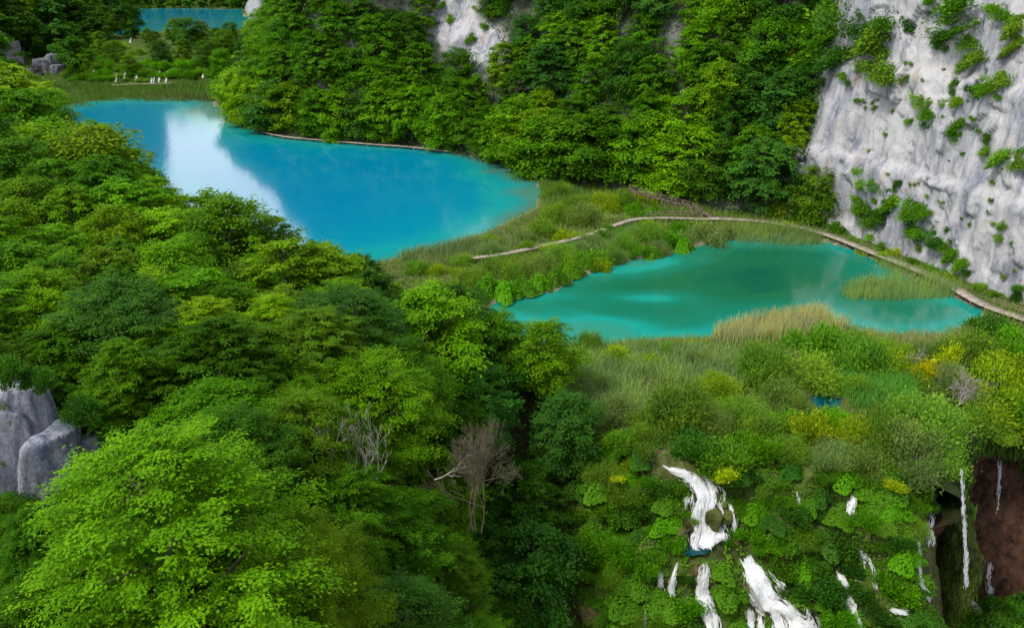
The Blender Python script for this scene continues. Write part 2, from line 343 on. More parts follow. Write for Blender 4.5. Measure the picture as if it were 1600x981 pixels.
# ---- ground sheet
ys = np.concatenate([[-80, -40, -15, -4], np.exp(np.linspace(math.log(6), math.log(1100), 430))])
ang = np.radians(np.linspace(-62, 62, 330))
gx = np.tan(ang)[None] * np.maximum(ys, 24)[:, None] * 1.0; gy = np.repeat(ys[:, None], len(ang), 1)
gz = terrain_h(gx, gy)
TV = np.stack([gx, gy, gz], -1).reshape(-1, 3); TF = grid_faces(len(ys), len(ang))
X, Y, Z = TV[:, 0], TV[:, 1], TV[:, 2]
dhill = line_sd(X, Y, SL[::-1]); nz = fbm2(X / 9, Y / 9, 4, 21)
soil = np.array([0.028, 0.030, 0.013]); olive = np.array([0.075, 0.085, 0.028]); moss = np.array([0.05, 0.085, 0.014]); silt = np.array([0.22, 0.21, 0.15])
tcol = np.where((dhill > 1)[:, None], soil + 0.02 * np.clip(nz, 0, 1)[:, None] * np.array([0.4, 1, 0.1]), olive * (1 + 0.35 * nz)[:, None])
tcol = np.where(((Y > 345) & (dhill < 1))[:, None], moss * (1 + 0.4 * nz)[:, None], tcol)
for P in (LAKE1, LAKE2, LAKE3):
    k = (1 - sstep(0.2, 1.8, np.abs(poly_sd(X, Y, P))))[:, None]; tcol = tcol * (1 - k * .7) + silt * k * .7
k = sstep(0, 3, edge_y(X) - Y)[:, None] * (dhill < 1)[:, None]; tcol = tcol * (1 - k) + np.array([0.045, 0.05, 0.018]) * k
ground = add_obj("ground", mk_mesh("ground", TV, TF, M_GROUND, True, None, {"tcol": tcol}), kind="structure")

# ---- lakes
def lake(name, P, lev, mat, cell, depth_fn, label):
    P = np.asarray(P); x0, y0 = P.min(0) - 3; x1, y1 = P.max(0) + 3
    xs = np.arange(x0, x1 + cell, cell); yy = np.arange(y0, y1 + cell, cell); A, B = np.meshgrid(xs, yy)
    s = poly_sd(A, B, P); ok = s < 1.0; F = grid_faces(len(yy), len(xs)); F = F[ok.ravel()[F].any(1)]
    use = np.unique(F); mp = -np.ones(A.size, int); mp[use] = np.arange(len(use))
    V = np.stack([A.ravel(), B.ravel(), np.full(A.size, lev)], 1)[use]
    return add_obj(name, mk_mesh(name, V, mp[F], mat, True, {"depth": depth_fn(V[:, 0], V[:, 1], -s.ravel()[use])}), kind="structure", label=label)
def gauss(x, y, px, py, lev, rx, ry):
    cx, cy_ = at_level(px, py, lev); return np.exp(-((x - cx) / rx) ** 2 - ((y - cy_) / ry) ** 2)
def depth_blue(x, y, s):
    d = 0.16 + sstep(0, 26, s) * 0.62 + fbm2(x / 22, y / 30, 3, 8) * 0.10
    d = d - 0.22 * gauss(x, y, 350, 175, Z1, 34, 26) - 0.12 * gauss(x, y, 760, 275, Z1, 20, 14) - 0.16 * gauss(x, y, 820, 310, Z1, 16, 12)
    return np.where(s < 4, d - (1 - sstep(0, 4, s)) * 0.05, d)
def depth_teal(x, y, s):
    d = 0.20 + sstep(0, 12, s) * 0.40 + fbm2(x / 10, y / 9, 3, 9) * 0.10
    d = d - 0.46 * gauss(x, y, 1015, 465, Z2, 7, 3.0) - 0.40 * gauss(x, y, 850, 518, Z2, 10, 6) - 0.30 * gauss(x, y, 930, 500, Z2, 8, 5) - 0.18 * gauss(x, y, 1010, 412, Z2, 10, 4)
    d = d + 0.22 * gauss(x, y, 1190, 440, Z2, 16, 11) + 0.20 * gauss(x, y, 1170, 392, Z2, 13, 5) + 0.22 * gauss(x, y, 930, 447, Z2, 8, 4) - 0.10 * gauss(x, y, 1330, 440, Z2, 8, 14) + .1 * gauss(x, y, 800, 478, Z2, 6, 4)
    return d
lake("blue_lake", LAKE1, Z1, M_LAKE_BLUE, 1.6, depth_blue, "wide deep blue lake below the wooded slope")
lake("turquoise_lake", LAKE2, Z2, M_LAKE_TEAL, 0.8, depth_teal, "green turquoise lake below the white cliff")
lake("far_lake", LAKE3, Z3, M_LAKE_BLUE, 5.0, lambda x, y, s: 0.25 + sstep(0, 30, s) * 0.5, "small blue lake at the far end of the valley")
lake("pool", POND_A, 0.1, M_POND, 0.5, lambda x, y, s: sstep(0, 2, s), "small dark teal pool among the bushes")

# ---- the wall of the valley: wooded slope that turns into a bare limestone cliff
seg = np.r_[0, np.cumsum(np.linalg.norm(np.diff(WALL_BASE, axis=0), axis=1))]
BW = smooth_line(WALL_BASE, 2); segw = np.r_[0, np.cumsum(np.linalg.norm(np.diff(BW, axis=0), axis=1))]
def s_at(i):
    return segw[np.argmin(np.linalg.norm(BW - WALL_BASE[i], axis=1))]
S_far, S_mid, S_cl0, S_cl1 = s_at(4), s_at(7), s_at(17), s_at(19)
S_c0 = s_at(15); S_prom = s_at(9); S_b0, S_b1 = s_at(16) + 7.0, s_at(17) + 4.0
sv = np.concatenate([np.arange(0, S_far, 9.0), np.arange(S_far, S_c0, 1.5), np.arange(S_c0, s_at(23), 0.38), np.arange(s_at(23), segw[-1], 5.0)])
zv = np.concatenate([np.arange(-4, 48, 0.4), np.arange(48, 62, .8), np.arange(62, 100, 3.0)])
def cells(u, v, seed):
    """jointed blocks: every cell of a jittered lattice is a face of its own, set in or out and tilted"""
    iu, iv = np.floor(u).astype(np.int64), np.floor(v).astype(np.int64); best = np.full(u.shape, 1e9); off = np.zeros(u.shape); z0 = np.zeros_like(iu)
    for a in (-1, 0, 1):
        for b in (-1, 0, 1):
            cu, cv = iu + a, iv + b; du = u - (cu + .15 + .7 * _hash(cu, cv, z0, seed)); dv = v - (cv + .15 + .7 * _hash(cu, cv, z0, seed + 1)); d = np.maximum(np.abs(du), np.abs(dv) * .9) + .25 * np.abs(du + dv)
            m = d < best; best = np.where(m, d, best)
            off = np.where(m, _hash(cu, cv, z0, seed + 2) - .5 + (_hash(cu, cv, z0, seed + 3) - .5) * 1.1 * du + (_hash(cu, cv, z0, seed + 4) - .5) * .9 * dv, off)
    return off
def wall_point(s, z):
    s = np.asarray(s, float); z = np.asarray(z, float)
    bx = np.interp(s, segw, BW[:, 0]); by = np.interp(s, segw, BW[:, 1]); e = 7.0
    tx = np.interp(s + e, segw, BW[:, 0]) - np.interp(s - e, segw, BW[:, 0]); ty = np.interp(s + e, segw, BW[:, 1]) - np.interp(s - e, segw, BW[:, 1])
    l = np.hypot(tx, ty) + 1e-9; nx, ny = -ty / l, tx / l      # away from the water
    bare = sstep(S_b0, S_b1, s)
    zz = np.clip(z - 0.4, 0, None)
    k1 = np.where(s < S_prom, 0.62, 0.93)                       # the point of land is steeper than the rest
    k1 = 0.60 + 0.33 * sstep(S_prom - 10, S_prom + 25, s)
    wood = np.where(zz < 24, zz * k1, 24 * k1 + (zz - 24) * 0.5)
    rock = 0.11 * zz + 1.2 * sstep(13, 15, zz) + 1.4 * sstep(28, 31, zz) + 2.0 * sstep(44, 47, zz)
    o = wood * (1 - bare) + rock * bare
    P = np.stack([bx + nx * o, by + ny * o, z], -1)
    flat = P.reshape(-1, 3)
    q = flat * np.array([1, 1, 1.0])
    disp = 3.6 * fbm(q / 15, 3, 31) + (1 - np.abs(fbm(q * np.array([.2, .2, .045]), 4, 40))) * 2.0 - 1.7 + 1.0 * fbm(q * np.array([.5, .5, .25]), 4, 50) + .9 * (.35 - np.abs(fbm(q * np.array([.32, .32, .10]), 3, 55))) + .22 * fbm(q * np.array([1.4, 1.4, 1.0]), 2, 60)
    sf = np.broadcast_to(s, P.shape[:-1]).ravel(); wx = 1.5 * fbm(q / 4, 2, 64)
    blocks = 1.9 * cells(sf / 6.5 + wx * .25, flat[:, 2] / 13 + wx * .1, 66) + .95 * cells(sf / 2.6 + wx * .2, flat[:, 2] / 5.5 + wx * .08, 67) + .2 * cells(sf / 1.1 + wx * .2, flat[:, 2] / 2.2, 68)
    rough = .13 * fbm(q * np.array([1.6, 1.6, .9]), 3, 69)
    bb = bare.ravel(); disp = ((disp * .34 + blocks * .8 + rough) * bb + disp * .55 * (1 - bb) + blocks * .35 * (1 - bb)) * sstep(-1, 4, flat[:, 2])
    P = P + (disp.reshape(s.shape))[..., None] * np.stack([nx, ny, np.zeros_like(nx)], -1)
    return P, bare, np.stack([nx, ny], -1)
SS, ZZ = np.meshgrid(sv, zv, indexing='ij')
WP, WB, _ = wall_point(SS, ZZ)
top = WP[:, -1:, :] + np.concatenate([_[:, -1:, :] * 160, np.full((len(sv), 1, 1), 12.0)], -1)
WPt = np.concatenate([WP, top], 1); WV = WPt.reshape(-1, 3); WF = grid_faces(len(sv), len(zv) + 1)
# rock shows bare where the photograph shows slabs in the wood
pxs, pys = to_px(WV[:, 0], WV[:, 1], WV[:, 2])
def blob(cx, cy_, rx, ry): return np.exp(-(((pxs - cx) / rx) ** 2 + ((pys - cy_) / ry) ** 2) ** 2)
WBf = np.concatenate([WB, WB[:, -1:]], 1).ravel()
slab = np.maximum.reduce([blob(700, 20, 55, 60), blob(750, 70, 40, 40), blob(395, 25, 14, 35), blob(478, 15, 20, 25), blob(1240, 40, 22, 60), blob(735, 110, 20, 25)])
soilf = np.clip(1 - np.maximum(WBf, slab * 1.3), 0, 1) * np.clip(0.86 + 0.5 * fbm(WV / 5, 3, 71), 0, 1)
cliff = add_obj("cliff", mk_mesh("cliff", WV, WF[:, ::-1], M_CLIFF, False, {"soil": soilf}), kind="structure", label="steep valley side, wooded slope running into a bare white limestone cliff")

# ---- tufa barrier under the falls: a stepped, mossy slope
EB = smooth_line(np.concatenate([EDGE[2:8], [(39.5, 77.6), (42.0, 80.5)]]), 2); es = np.r_[0, np.cumsum(np.linalg.norm(np.diff(EB, axis=0), axis=1))]
u_ = np.arange(0, es[-1], 0.33); t_ = np.linspace(-0.16, 1, 120)
UU, TT = np.meshgrid(u_, t_, indexing='ij')
ex = np.interp(UU, es, EB[:, 0]); ey = np.interp(UU, es, EB[:, 1])
tx = np.interp(UU + 4, es, EB[:, 0]) - np.interp(UU - 4, es, EB[:, 0]); ty = np.interp(UU + 4, es, EB[:, 1]) - np.interp(UU - 4, es, EB[:, 1])
l = np.hypot(tx, ty); ox_, oy_ = ty / l, -tx / l
oy_ = np.where(oy_ > -0.3, -0.3, oy_); ox_ = np.where(UU > es[-1] - 14, np.minimum(ox_, -0.05), ox_); l = np.hypot(ox_, oy_); ox_, oy_ = ox_ / l, oy_ / l
tt = np.clip(TT, 0, 1)
ph = 5.2 * tt + 1.1 * fbm2(UU / 7, UU * 0 + 3.3, 3, 81).reshape(UU.shape)
step_ = (np.floor(ph) + sstep(0.25, 0.75, ph - np.floor(ph))) / 5.2 - (1.1 * fbm2(UU / 7, UU * 0 + 3.3, 3, 81).reshape(UU.shape)) / 5.2
drop = 24 * (0.45 * tt + 0.55 * np.clip(step_, 0, 1.1))
out_ = 20 * (tt ** 1.0) + np.where(TT < 0, TT * 20, 0)
BV = np.stack([ex + ox_ * out_, ey + oy_ * out_, 0.9 - drop], -1)
q = BV.reshape(-1, 3)
dn = 1.5 * fbm(q / 4.5, 3, 91) + (1 - np.abs(fbm(q / 2.2, 3, 95))) * 1.1 - 0.9 + 0.35 * fbm(q / 0.8, 2, 97)
dn = (dn * sstep(-0.1, 0.12, TT.ravel())).reshape(UU.shape)
BV[..., 0] += ox_ * dn * 0.8; BV[..., 1] += oy_ * dn * 0.8; BV[..., 2] += dn * 0.9
BV[..., 2] -= 1.3 * sstep(0, -0.16, TT)
BVf = BV.reshape(-1, 3); BF = grid_faces(len(u_), len(t_))
nb = fbm(BVf / 3, 4, 99); nb2 = fbm(BVf / 1.2, 3, 103)
tc2 = np.array([0.055, 0.085, 0.016]) * (1 + 0.5 * nb)[:, None]; kb = sstep(0.12, 0.35, nb2)[:, None]; tc2 = tc2 * (1 - kb) + np.array([0.13, 0.085, 0.05]) * kb
kd = sstep(0.1, 0.4, -nb)[:, None]; tc2 = tc2 * (1 - kd * .6) + np.array([0.03, 0.028, 0.015]) * kd * .6
add_obj("tufa_slope", mk_mesh("tufa_slope", BVf, BF, M_TUFA, True, None, {"tcol": tc2}), kind="structure", label="stepped mossy tufa slope under the cascades")

# ---- the hollow beside it: brown overhanging wall
CB = smooth_line(np.array([(40.3, 74), (43, 79.5), (46.5, 86.0), (51, 90.6), (58, 92.2), (66, 89.8), (75, 84.6), (85, 79.6), (108, 71)]), 3)
cs = np.r_[0, np.cumsum(np.linalg.norm(np.diff(CB, axis=0), axis=1))]
cu = np.arange(0, cs[-1], 0.5); cz = np.concatenate([np.arange(-30, -1.0, 0.5), [-0.6, -0.1, 0.35, 0.7, .78, .8]])
CU, CZ = np.meshgrid(cu, cz, indexing='ij'); cx_ = np.interp(CU, cs, CB[:, 0]); cy_ = np.interp(CU, cs, CB[:, 1])
tx = np.interp(CU + 2, cs, CB[:, 0]) - np.interp(CU - 2, cs, CB[:, 0]); ty = np.interp(CU + 2, cs, CB[:, 1]) - np.interp(CU - 2, cs, CB[:, 1])
l = np.hypot(tx, ty); fx, fy = ty / l, -tx / l           # facing out of the hollow
q = np.stack([cx_, cy_, CZ], -1).reshape(-1, 3)
lip = 3.4 * np.exp(-((CZ + 2.0) / 3.4) ** 2) - 2.4 * np.exp(-((CZ + 9) / 5) ** 2) + 0.16 * np.clip(-14 - CZ, 0, 20)
dd = (2.0 * fbm(q / 5, 3, 121) + 1.6 * (.4 - np.abs(fbm(q * np.array([.4, .4, .16]), 3, 125))) + 0.7 * fbm(q, 3, 127)).reshape(CU.shape) + lip
dd = dd - np.where(CZ > -0.8, (CZ + 0.8) * 2.2, 0) - (np.where(CZ > .75, 3.0, 0) + np.where(CZ > .79, 5.0, 0)) * sstep(9, 17, CU)
CV = np.stack([cx_ + fx * dd, cy_ + fy * dd, CZ], -1); CVf = CV.reshape(-1, 3); CF = grid_faces(len(cu), len(cz))
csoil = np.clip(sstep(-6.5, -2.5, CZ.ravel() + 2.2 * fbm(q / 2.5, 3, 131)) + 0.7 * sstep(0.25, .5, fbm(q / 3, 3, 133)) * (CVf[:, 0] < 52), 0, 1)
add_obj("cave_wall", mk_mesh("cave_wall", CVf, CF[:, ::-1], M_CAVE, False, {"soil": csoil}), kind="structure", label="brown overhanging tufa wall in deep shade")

# ---- one tree of faces to find where a line of sight meets the land (layout only)
_off = np.cumsum([0, len(TV), len(WV), len(BVf)])
bvh = BVHTree.FromPolygons(np.concatenate([TV, WV, BVf, CVf]).tolist(), np.concatenate([TF, WF + _off[1], BF + _off[2], CF + _off[3]]).tolist(), epsilon=0.0)
def hit(px, py):
    d = Vector(ray_dir(px, py)).normalized(); r = bvh.ray_cast(Vector((0, 0, CAM_Z)), d)
    if r[0] is None: return None
    nrm = r[1] if r[1].dot(d) < 0 else -r[1]
    return np.array(r[0]), np.array(nrm), r[3]
def ground_z(x, y, top=200.0):
    r = bvh.ray_cast(Vector((x, y, top)), Vector((0, 0, -1))); return r[0].z if r[0] else 0.0

# ------------------------------------------------------------------ plant builders
def leaf_quads(P, D, Nn, L, W, fold=0.12):
    """one folded diamond per leaf: P centres, D directions, Nn normals"""
    n = len(P); S = norm(np.cross(D, Nn)); Nn = np.cross(S, D)
    L = np.broadcast_to(np.asarray(L, float).reshape(-1, 1), (n, 1)); W = np.broadcast_to(np.asarray(W, float).reshape(-1, 1), (n, 1))
    V = np.empty((n, 4, 3)); V[:, 0] = P - D * L * .5; V[:, 1] = P + S * W * .5 + Nn * L * fold - D * L * .05
    V[:, 2] = P + D * L * .5 - Nn * L * fold * .6; V[:, 3] = P - S * W * .5 + Nn * L * fold - D * L * .05
    return V.reshape(-1, 3), np.arange(4 * n).reshape(-1, 4)
def limb(a, b, ra, rb, r, sag=0.12, k=5):
    t = np.linspace(0, 1, k)[:, None]; L = np.linalg.norm(b - a)
    P = a + (b - a) * t + np.sin(t * math.pi) * (r.normal(0, 0.07, 3) * L + np.array([0, 0, sag * L]))
    return tube(P, ra + (rb - ra) * t[:, 0], 5)
def make_tree(seed, R, H, base, npads, nleaf, L, flat=0.26, wid=0.6, lean=0.0, top=0.55, droop=0.25, ragged=0.42, pad_k=1.0, radial=.35):
    """broadleaf tree: tapered trunk with limbs, crown of leaf sprays with gaps between them"""
    r = np.random.default_rng(seed)
    h = r.uniform(0, 1, npads) ** 0.85; az = r.uniform(0, 2 * math.pi, npads)
    prof = (h + 0.16) ** 0.42 * np.clip(1.0 - h ** 1.6, 0, 1) ** top; prof = prof / 0.74
    lob = 1 + ragged * vnoise(np.stack([np.cos(az) * 1.7, np.sin(az) * 1.7, h * 2.6], 1), seed) + ragged * .5 * vnoise(np.stack([np.cos(az) * 4, np.sin(az) * 4, h * 6], 1), seed + 5)
    rad = R * prof * lob * r.uniform(0.15, 1, npads) ** 0.52
    o = np.stack([np.cos(az), np.sin(az), np.zeros(npads)], 1)
    C = o * rad[:, None]; C[:, 2] = base + h * (H - base) + r.normal(0, 0.25, npads)
    C[:, 0] += lean * C[:, 2] / H * 3
    size = pad_k * (R / 5.0) * r.uniform(0.65, 1.35, npads) * (1.15 - 0.4 * h)
    # sprays fan out and hang a little at the tip
    rise = 0.55 * h - droop + r.normal(0, 0.18, npads)
    A = norm(o + np.stack([r.normal(0, .35, npads), r.normal(0, .35, npads), rise], 1)); Bv = norm(np.cross(np.array([0, 0, 1.0]), A)); Cv = np.cross(A, Bv)
    per = np.maximum(8, (nleaf * size ** 2 / np.sum(size ** 2))).astype(int); idx = np.repeat(np.arange(npads), per); n = len(idx)
    a = np.clip(r.normal(0, 0.62, n), -1.5, 1.5); b = np.clip(r.normal(0, wid * .62, n), -1.4, 1.4); b = b * np.clip(1.15 - 0.42 * np.clip(a, 0, 2), .25, 1.2)
    c = r.normal(0, flat * .5, n) - 0.22 * (a * a + b * b)
    s = size[idx][:, None]
    P = C[idx] + (A[idx] * a[:, None] + Bv[idx] * b[:, None] + Cv[idx] * c[:, None]) * s * 1.25
    Nn = norm(Cv[idx] * .75 + norm((P - np.array([0, 0, base + (H - base) * .42])) * np.array([1, 1, .9])) * radial + r.normal(0, 0.3, (n, 3)) + A[idx] * (a * 0.3)[:, None])
    D = A[idx] + Bv[idx] * (b * 0.8)[:, None] + r.normal(0, 0.45, (n, 3)); D = norm(D - Nn * np.sum(D * Nn, 1, keepdims=True))
    ll = L * r.uniform(0.55, 1.4, n) * r.uniform(.85, 1.15, npads)[idx]
    V, F = leaf_quads(P, D, Nn, ll, ll * 0.62)
    tint = np.clip(0.45 + r.normal(0, 0.2, npads)[idx] + r.normal(0, 0.12, n), 0, 1)
    crown = mk_mesh("crown", V, F, M_LEAF, False, {"tint": np.repeat(tint, 4)})
    parts = []; t = np.linspace(0, 1, 7); wob = r.normal(0, 0.12, (7, 2)).cumsum(0) * 0.6
    TP = np.stack([wob[:, 0] + lean * t * 3, wob[:, 1], t * (base + (H - base) * .82) - 0.8 * (t == 0)], 1)
    tr = 0.026 * H * (1 - t * 0.86) + 0.02; parts.append(tube(TP, tr, 8))
    for i in r.permutation(npads)[: min(26, npads)]:
        zt = np.clip(C[i, 2] - rad[i] * r.uniform(.35, .8), base * .55, H * .8); k = np.interp(zt, TP[:, 2], np.arange(7)); st = np.array([np.interp(k, np.arange(7), TP[:, j]) for j in range(3)])
        parts.append(limb(st, C[i], np.interp(k, np.arange(7), tr) * .5, 0.025, r))
    TVv, TFf = join(parts)
    return mk_mesh("trunk", TVv, TFf, M_BARK, True), crown
def make_shrub(seed, R, H, n, L, W, up=0.7, clumps=26, spread=0.34, twigs=14, mat=None):
    """many-stemmed bush: leafy shoots in clumps over a dome"""
    r = np.random.default_rng(seed); az = r.uniform(0, 6.283, clumps); el = np.arcsin(r.uniform(0.05, 1, clumps)); f = r.uniform(.45, 1, clumps) ** .5
    C = np.stack([np.cos(az) * np.cos(el) * R * f, np.sin(az) * np.cos(el) * R * f, np.sin(el) * H * f], 1)
    per = r.multinomial(n, r.dirichlet(np.full(clumps, 3.0))); idx = np.repeat(np.arange(clumps), per)
    rr = np.array([R, R, H]) * spread
    P = C[idx] + r.normal(0, 1, (n, 3)) * rr; P[:, 2] = np.abs(P[:, 2])
    D = norm(norm(P + np.array([0, 0, .2])) * (1 - up) + np.array([0, 0, up]) + r.normal(0, .38, (n, 3)))
    Nn = norm(r.normal(0, .7, (n, 3)) + np.array([0, 0, .8])); ll = L * r.uniform(.6, 1.3, n)
    V, F = leaf_quads(P, D, Nn, ll, ll * W / L)
    tint = np.clip(.45 + r.normal(0, .16, clumps)[idx] + r.normal(0, .16, n), 0, 1)
    fo = mk_mesh("foliage", V, F, mat or M_LEAF, False, {"tint": np.repeat(tint, 4)})
    ps = [limb(np.array([r.normal(0, R * .1), r.normal(0, R * .1), -.4]), C[i % clumps], .02 * H, .012, r) for i in range(twigs)]
    return mk_mesh("stems", *join(ps), M_GREYTWIG, True), fo
def make_flat_leaves(seed, R, H, n, L):
    """mound of broad round leaves, as butterbur grows by running water"""
    r = np.random.default_rng(seed); az = r.uniform(0, 6.283, n); f = r.uniform(0, 1, n) ** .5
    lob = 1 + .25 * np.sin(az * 3 + seed) + .15 * np.sin(az * 5 + 2 * seed)
    P = np.stack([np.cos(az) * f * R * lob, np.sin(az) * f * R * lob, H * (1 - f ** 2) * (1 + .2 * r.normal(0, 1, n)) + .1], 1)
    Nn = norm(np.stack([np.cos(az) * f * .8, np.sin(az) * f * .8, np.full(n, .9)], 1) + r.normal(0, .3, (n, 3))); D = norm(r.normal(0, 1, (n, 3)) + np.array([0, 0, -.6])); D = norm(D - Nn * np.sum(D * Nn, 1, keepdims=True))
    ll = L * r.uniform(.55, 1.25, n); V, F = leaf_quads(P, D, Nn, ll, ll * .95, .08)
    ps = [limb(np.array([0, 0, -.4]), P[i] - Nn[i] * .05, .03, .012, r) for i in range(12)]
    return mk_mesh("stems", *join(ps), M_GREYTWIG, True), mk_mesh("foliage", V, F, M_LEAF, False, {"tint": np.repeat(np.clip(r.normal(.5, .24, n), 0, 1), 4)})
def branch_tree(seed, H, levels=4, kids=4, spread=0.5, r0=0.12, stems=1, mat=None, twig=0.012, start=0.35):
    """leafless tree: limbs that fork into fine twigs, one connected mesh"""
    r = np.random.default_rng(seed); parts = []
    def grow(p, d, L, rad, lv):
        k = 5; pts = [p]; dd = d.copy()
        for _ in range(k - 1):
            dd = norm(dd + r.normal(0, .13, 3) + np.array([0, 0, .05])); pts.append(pts[-1] + dd * L / (k - 1))
        pts = np.array(pts); rr = np.linspace(rad, max(rad * .45, twig), k); parts.append(tube(pts, rr, 6 if lv == 0 else (4 if lv < 3 else 3)))
        if lv < levels - 1:
            for _ in range(kids + (lv == 0)):
                f = r.uniform(start, 1) if lv else r.uniform(max(.3, start), 1); i = f * (k - 1); q_ = np.array([np.interp(i, np.arange(k), pts[:, j]) for j in range(3)])
                grow(q_, norm(dd + r.normal(0, spread, 3)), L * r.uniform(.4, .65), np.interp(i, np.arange(k), rr) * .6, lv + 1)
    for s in range(stems):
        grow(np.array([r.normal(0, .25) * (stems > 1), r.normal(0, .25) * (stems > 1), -.6]), norm(np.array([r.normal(0, .16), r.normal(0, .16), 1])), H * r.uniform(.5, .65), r0, 0)
    return mk_mesh("trunk", *join(parts), mat or M_PALE, True)
def blades(P, H, W, lean=0.22, seed=0, dry=None):
    """upright narrow blades at points P"""
    r = np.random.default_rng(seed); n = len(P); az = r.uniform(0, 6.283, n); H = H * r.uniform(.6, 1.15, n)
    s = np.stack([np.cos(az), np.sin(az), np.zeros(n)], 1) * (W / 2); b = np.stack([r.normal(.05, lean, n), r.normal(0, lean, n), np.ones(n)], 1) * H[:, None]
    V = np.empty((n, 4, 3)); V[:, 0] = P - s; V[:, 1] = P + s; V[:, 2] = P + b + s * .3; V[:, 3] = P + b - s * .3
    cl = fbm(P * np.array([.35, .35, 0]), 2, seed + 3) * .45
    return V.reshape(-1, 3), np.arange(4 * n).reshape(-1, 4), np.repeat(np.clip(.45 + cl + r.normal(0, .2, n), 0, 1), 4)

# ---- prototypes by distance: the nearer, the smaller and more numerous the leaves
def protos(lod):
    n, L, pads = {0: (92000, .165, 520), 1: (27000, .30, 250), 2: (13000, .42, 170), 3: (4200, .85, 60)}[lod]
    k = [dict(R=5.0, H=14.5, base=2.6, flat=.22, wid=.62, droop=.28), dict(R=5.4, H=13.0, base=2.2, flat=.34, wid=.8, droop=.15, ragged=.5),
         dict(R=5.0, H=15.0, base=2.6, flat=.20, wid=.55, droop=.35, lean=.2, ragged=.5, top=.5), dict(R=5.2, H=14.0, base=2.0, flat=.42, wid=.85, droop=.05, top=.5), dict(R=4.8, H=14.0, base=2.4, flat=.3, wid=.75, droop=.12, top=.6, ragged=.55)]
    if lod == 3: k = k[:3]
    if lod == 0: k = k[:4] + [dict(R=1.0, H=3.0, base=.5, flat=.3)]
    return [make_tree(100 * lod + 11 * i + 3, npads=int(pads * (1 if i != 3 else 1.25)) if kw['H'] > 4 else 9, nleaf=n if kw['H'] > 4 else 90, L=L, pad_k={0: .58, 1: .74, 2: .85, 3: 1.1}[lod], **{**kw, 'flat': kw['flat'] * (1, 1.35, 1.7, 1.7)[lod], 'radial': (.28, .4, .55, .55)[lod]}) for i, kw in enumerate(k)]
PROTO = {l: protos(l) for l in (0, 1, 2, 3)}
PROTO[0][4] = make_tree(77, 5.0, 14.5, 2.2, 720, 125000, .118, flat=.2, wid=.6, droop=.2, ragged=.5, pad_k=.5, radial=.28); PSIZE_HERO = (5.0, 14.5)
PSIZE = [(5.0, 14.5), (5.4, 13.0), (5.0, 15.0), (5.2, 14.0), (4.8, 14.0)]
# sun-lit greens are the leaf's own colour: warm yellow-green beech, mid green, dark bluish green, grey olive
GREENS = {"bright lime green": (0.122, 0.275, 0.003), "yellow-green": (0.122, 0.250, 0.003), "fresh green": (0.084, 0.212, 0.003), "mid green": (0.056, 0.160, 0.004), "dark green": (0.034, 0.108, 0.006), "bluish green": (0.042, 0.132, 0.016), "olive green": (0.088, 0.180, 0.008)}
THINGS = []          # every plant with what its label needs
def tint_of(tone, r, jit=.12):
    c = np.array(GREENS[tone]) * (1 + np.clip(r.normal(0, jit), -.25, .25)) * np.array([1 + r.normal(0, .07), 1, 1 + r.normal(0, .1)]); return (*np.clip(c, .004, .5), 1)
def put(name, meshes, loc, scale, rot, colour, tilt=(0, 0), **info):
    e = empty(name, tuple(loc)); e.scale = scale if isinstance(scale, tuple) else (scale,) * 3; e.rotation_euler = (tilt[0], tilt[1], rot)
    for nm, me in meshes:
        c = add_obj(nm, me, e)
        c.color = colour
    info.update(obj=e, loc=np.array(loc)); THINGS.append(info); return e
def tree(loc, h, tone, r, lod=None, kind=None, wide=1.0, **info):
    d = np.linalg.norm(np.array(loc) - [0, 0, CAM_Z])
    if lod is None: lod = 0 if d < 85 else 1 if d < 150 else 2 if d < 330 else 3
    i = r.integers(len(PROTO[lod]) - (lod == 0)) if kind is None else kind % len(PROTO[lod])
    s = h / PSIZE[i][1]; w = s * wide * r.uniform(.92, 1.12)
    tk, cr = PROTO[lod][i]
    return put(("beech_tree", "maple_tree", "beech_tree", "maple_tree", "ash_tree")[i], (("trunk", tk), ("crown", cr)), loc, (w * r.uniform(.85, 1.15), w * r.uniform(.85, 1.15), s), r.uniform(0, 6.283), tint_of(tone, r), (r.normal(0, .09), r.normal(0, .09)), tone=tone, h=h, what="tree", **info)

# ------------------------------------------------------------------ woods
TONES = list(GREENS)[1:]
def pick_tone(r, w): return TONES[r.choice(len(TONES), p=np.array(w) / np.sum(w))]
def thin(P, spacing, start=(), zk=0.0):
    """keep points at least their spacing apart"""
    kept = [np.asarray(p)[:3] for p in start]; keep = []
    for i, p in enumerate(P):
        if kept:
            dd = np.array(kept) - p[:3]; dd[:, 2] *= zk
            if np.min(np.sum(dd ** 2, 1)) < spacing[i] ** 2: continue
        kept.append(p[:3]); keep.append(i)
    return P[keep]
def in_sight(x, y, z):
    """does the bare land leave the sight line to this point free?"""
    v = Vector((x, y, z - CAM_Z)); L_ = v.length; h_ = bvh.ray_cast(Vector((0, 0, CAM_Z)), v.normalized(), L_); return h_[0] is None or h_[3] > L_ - 4
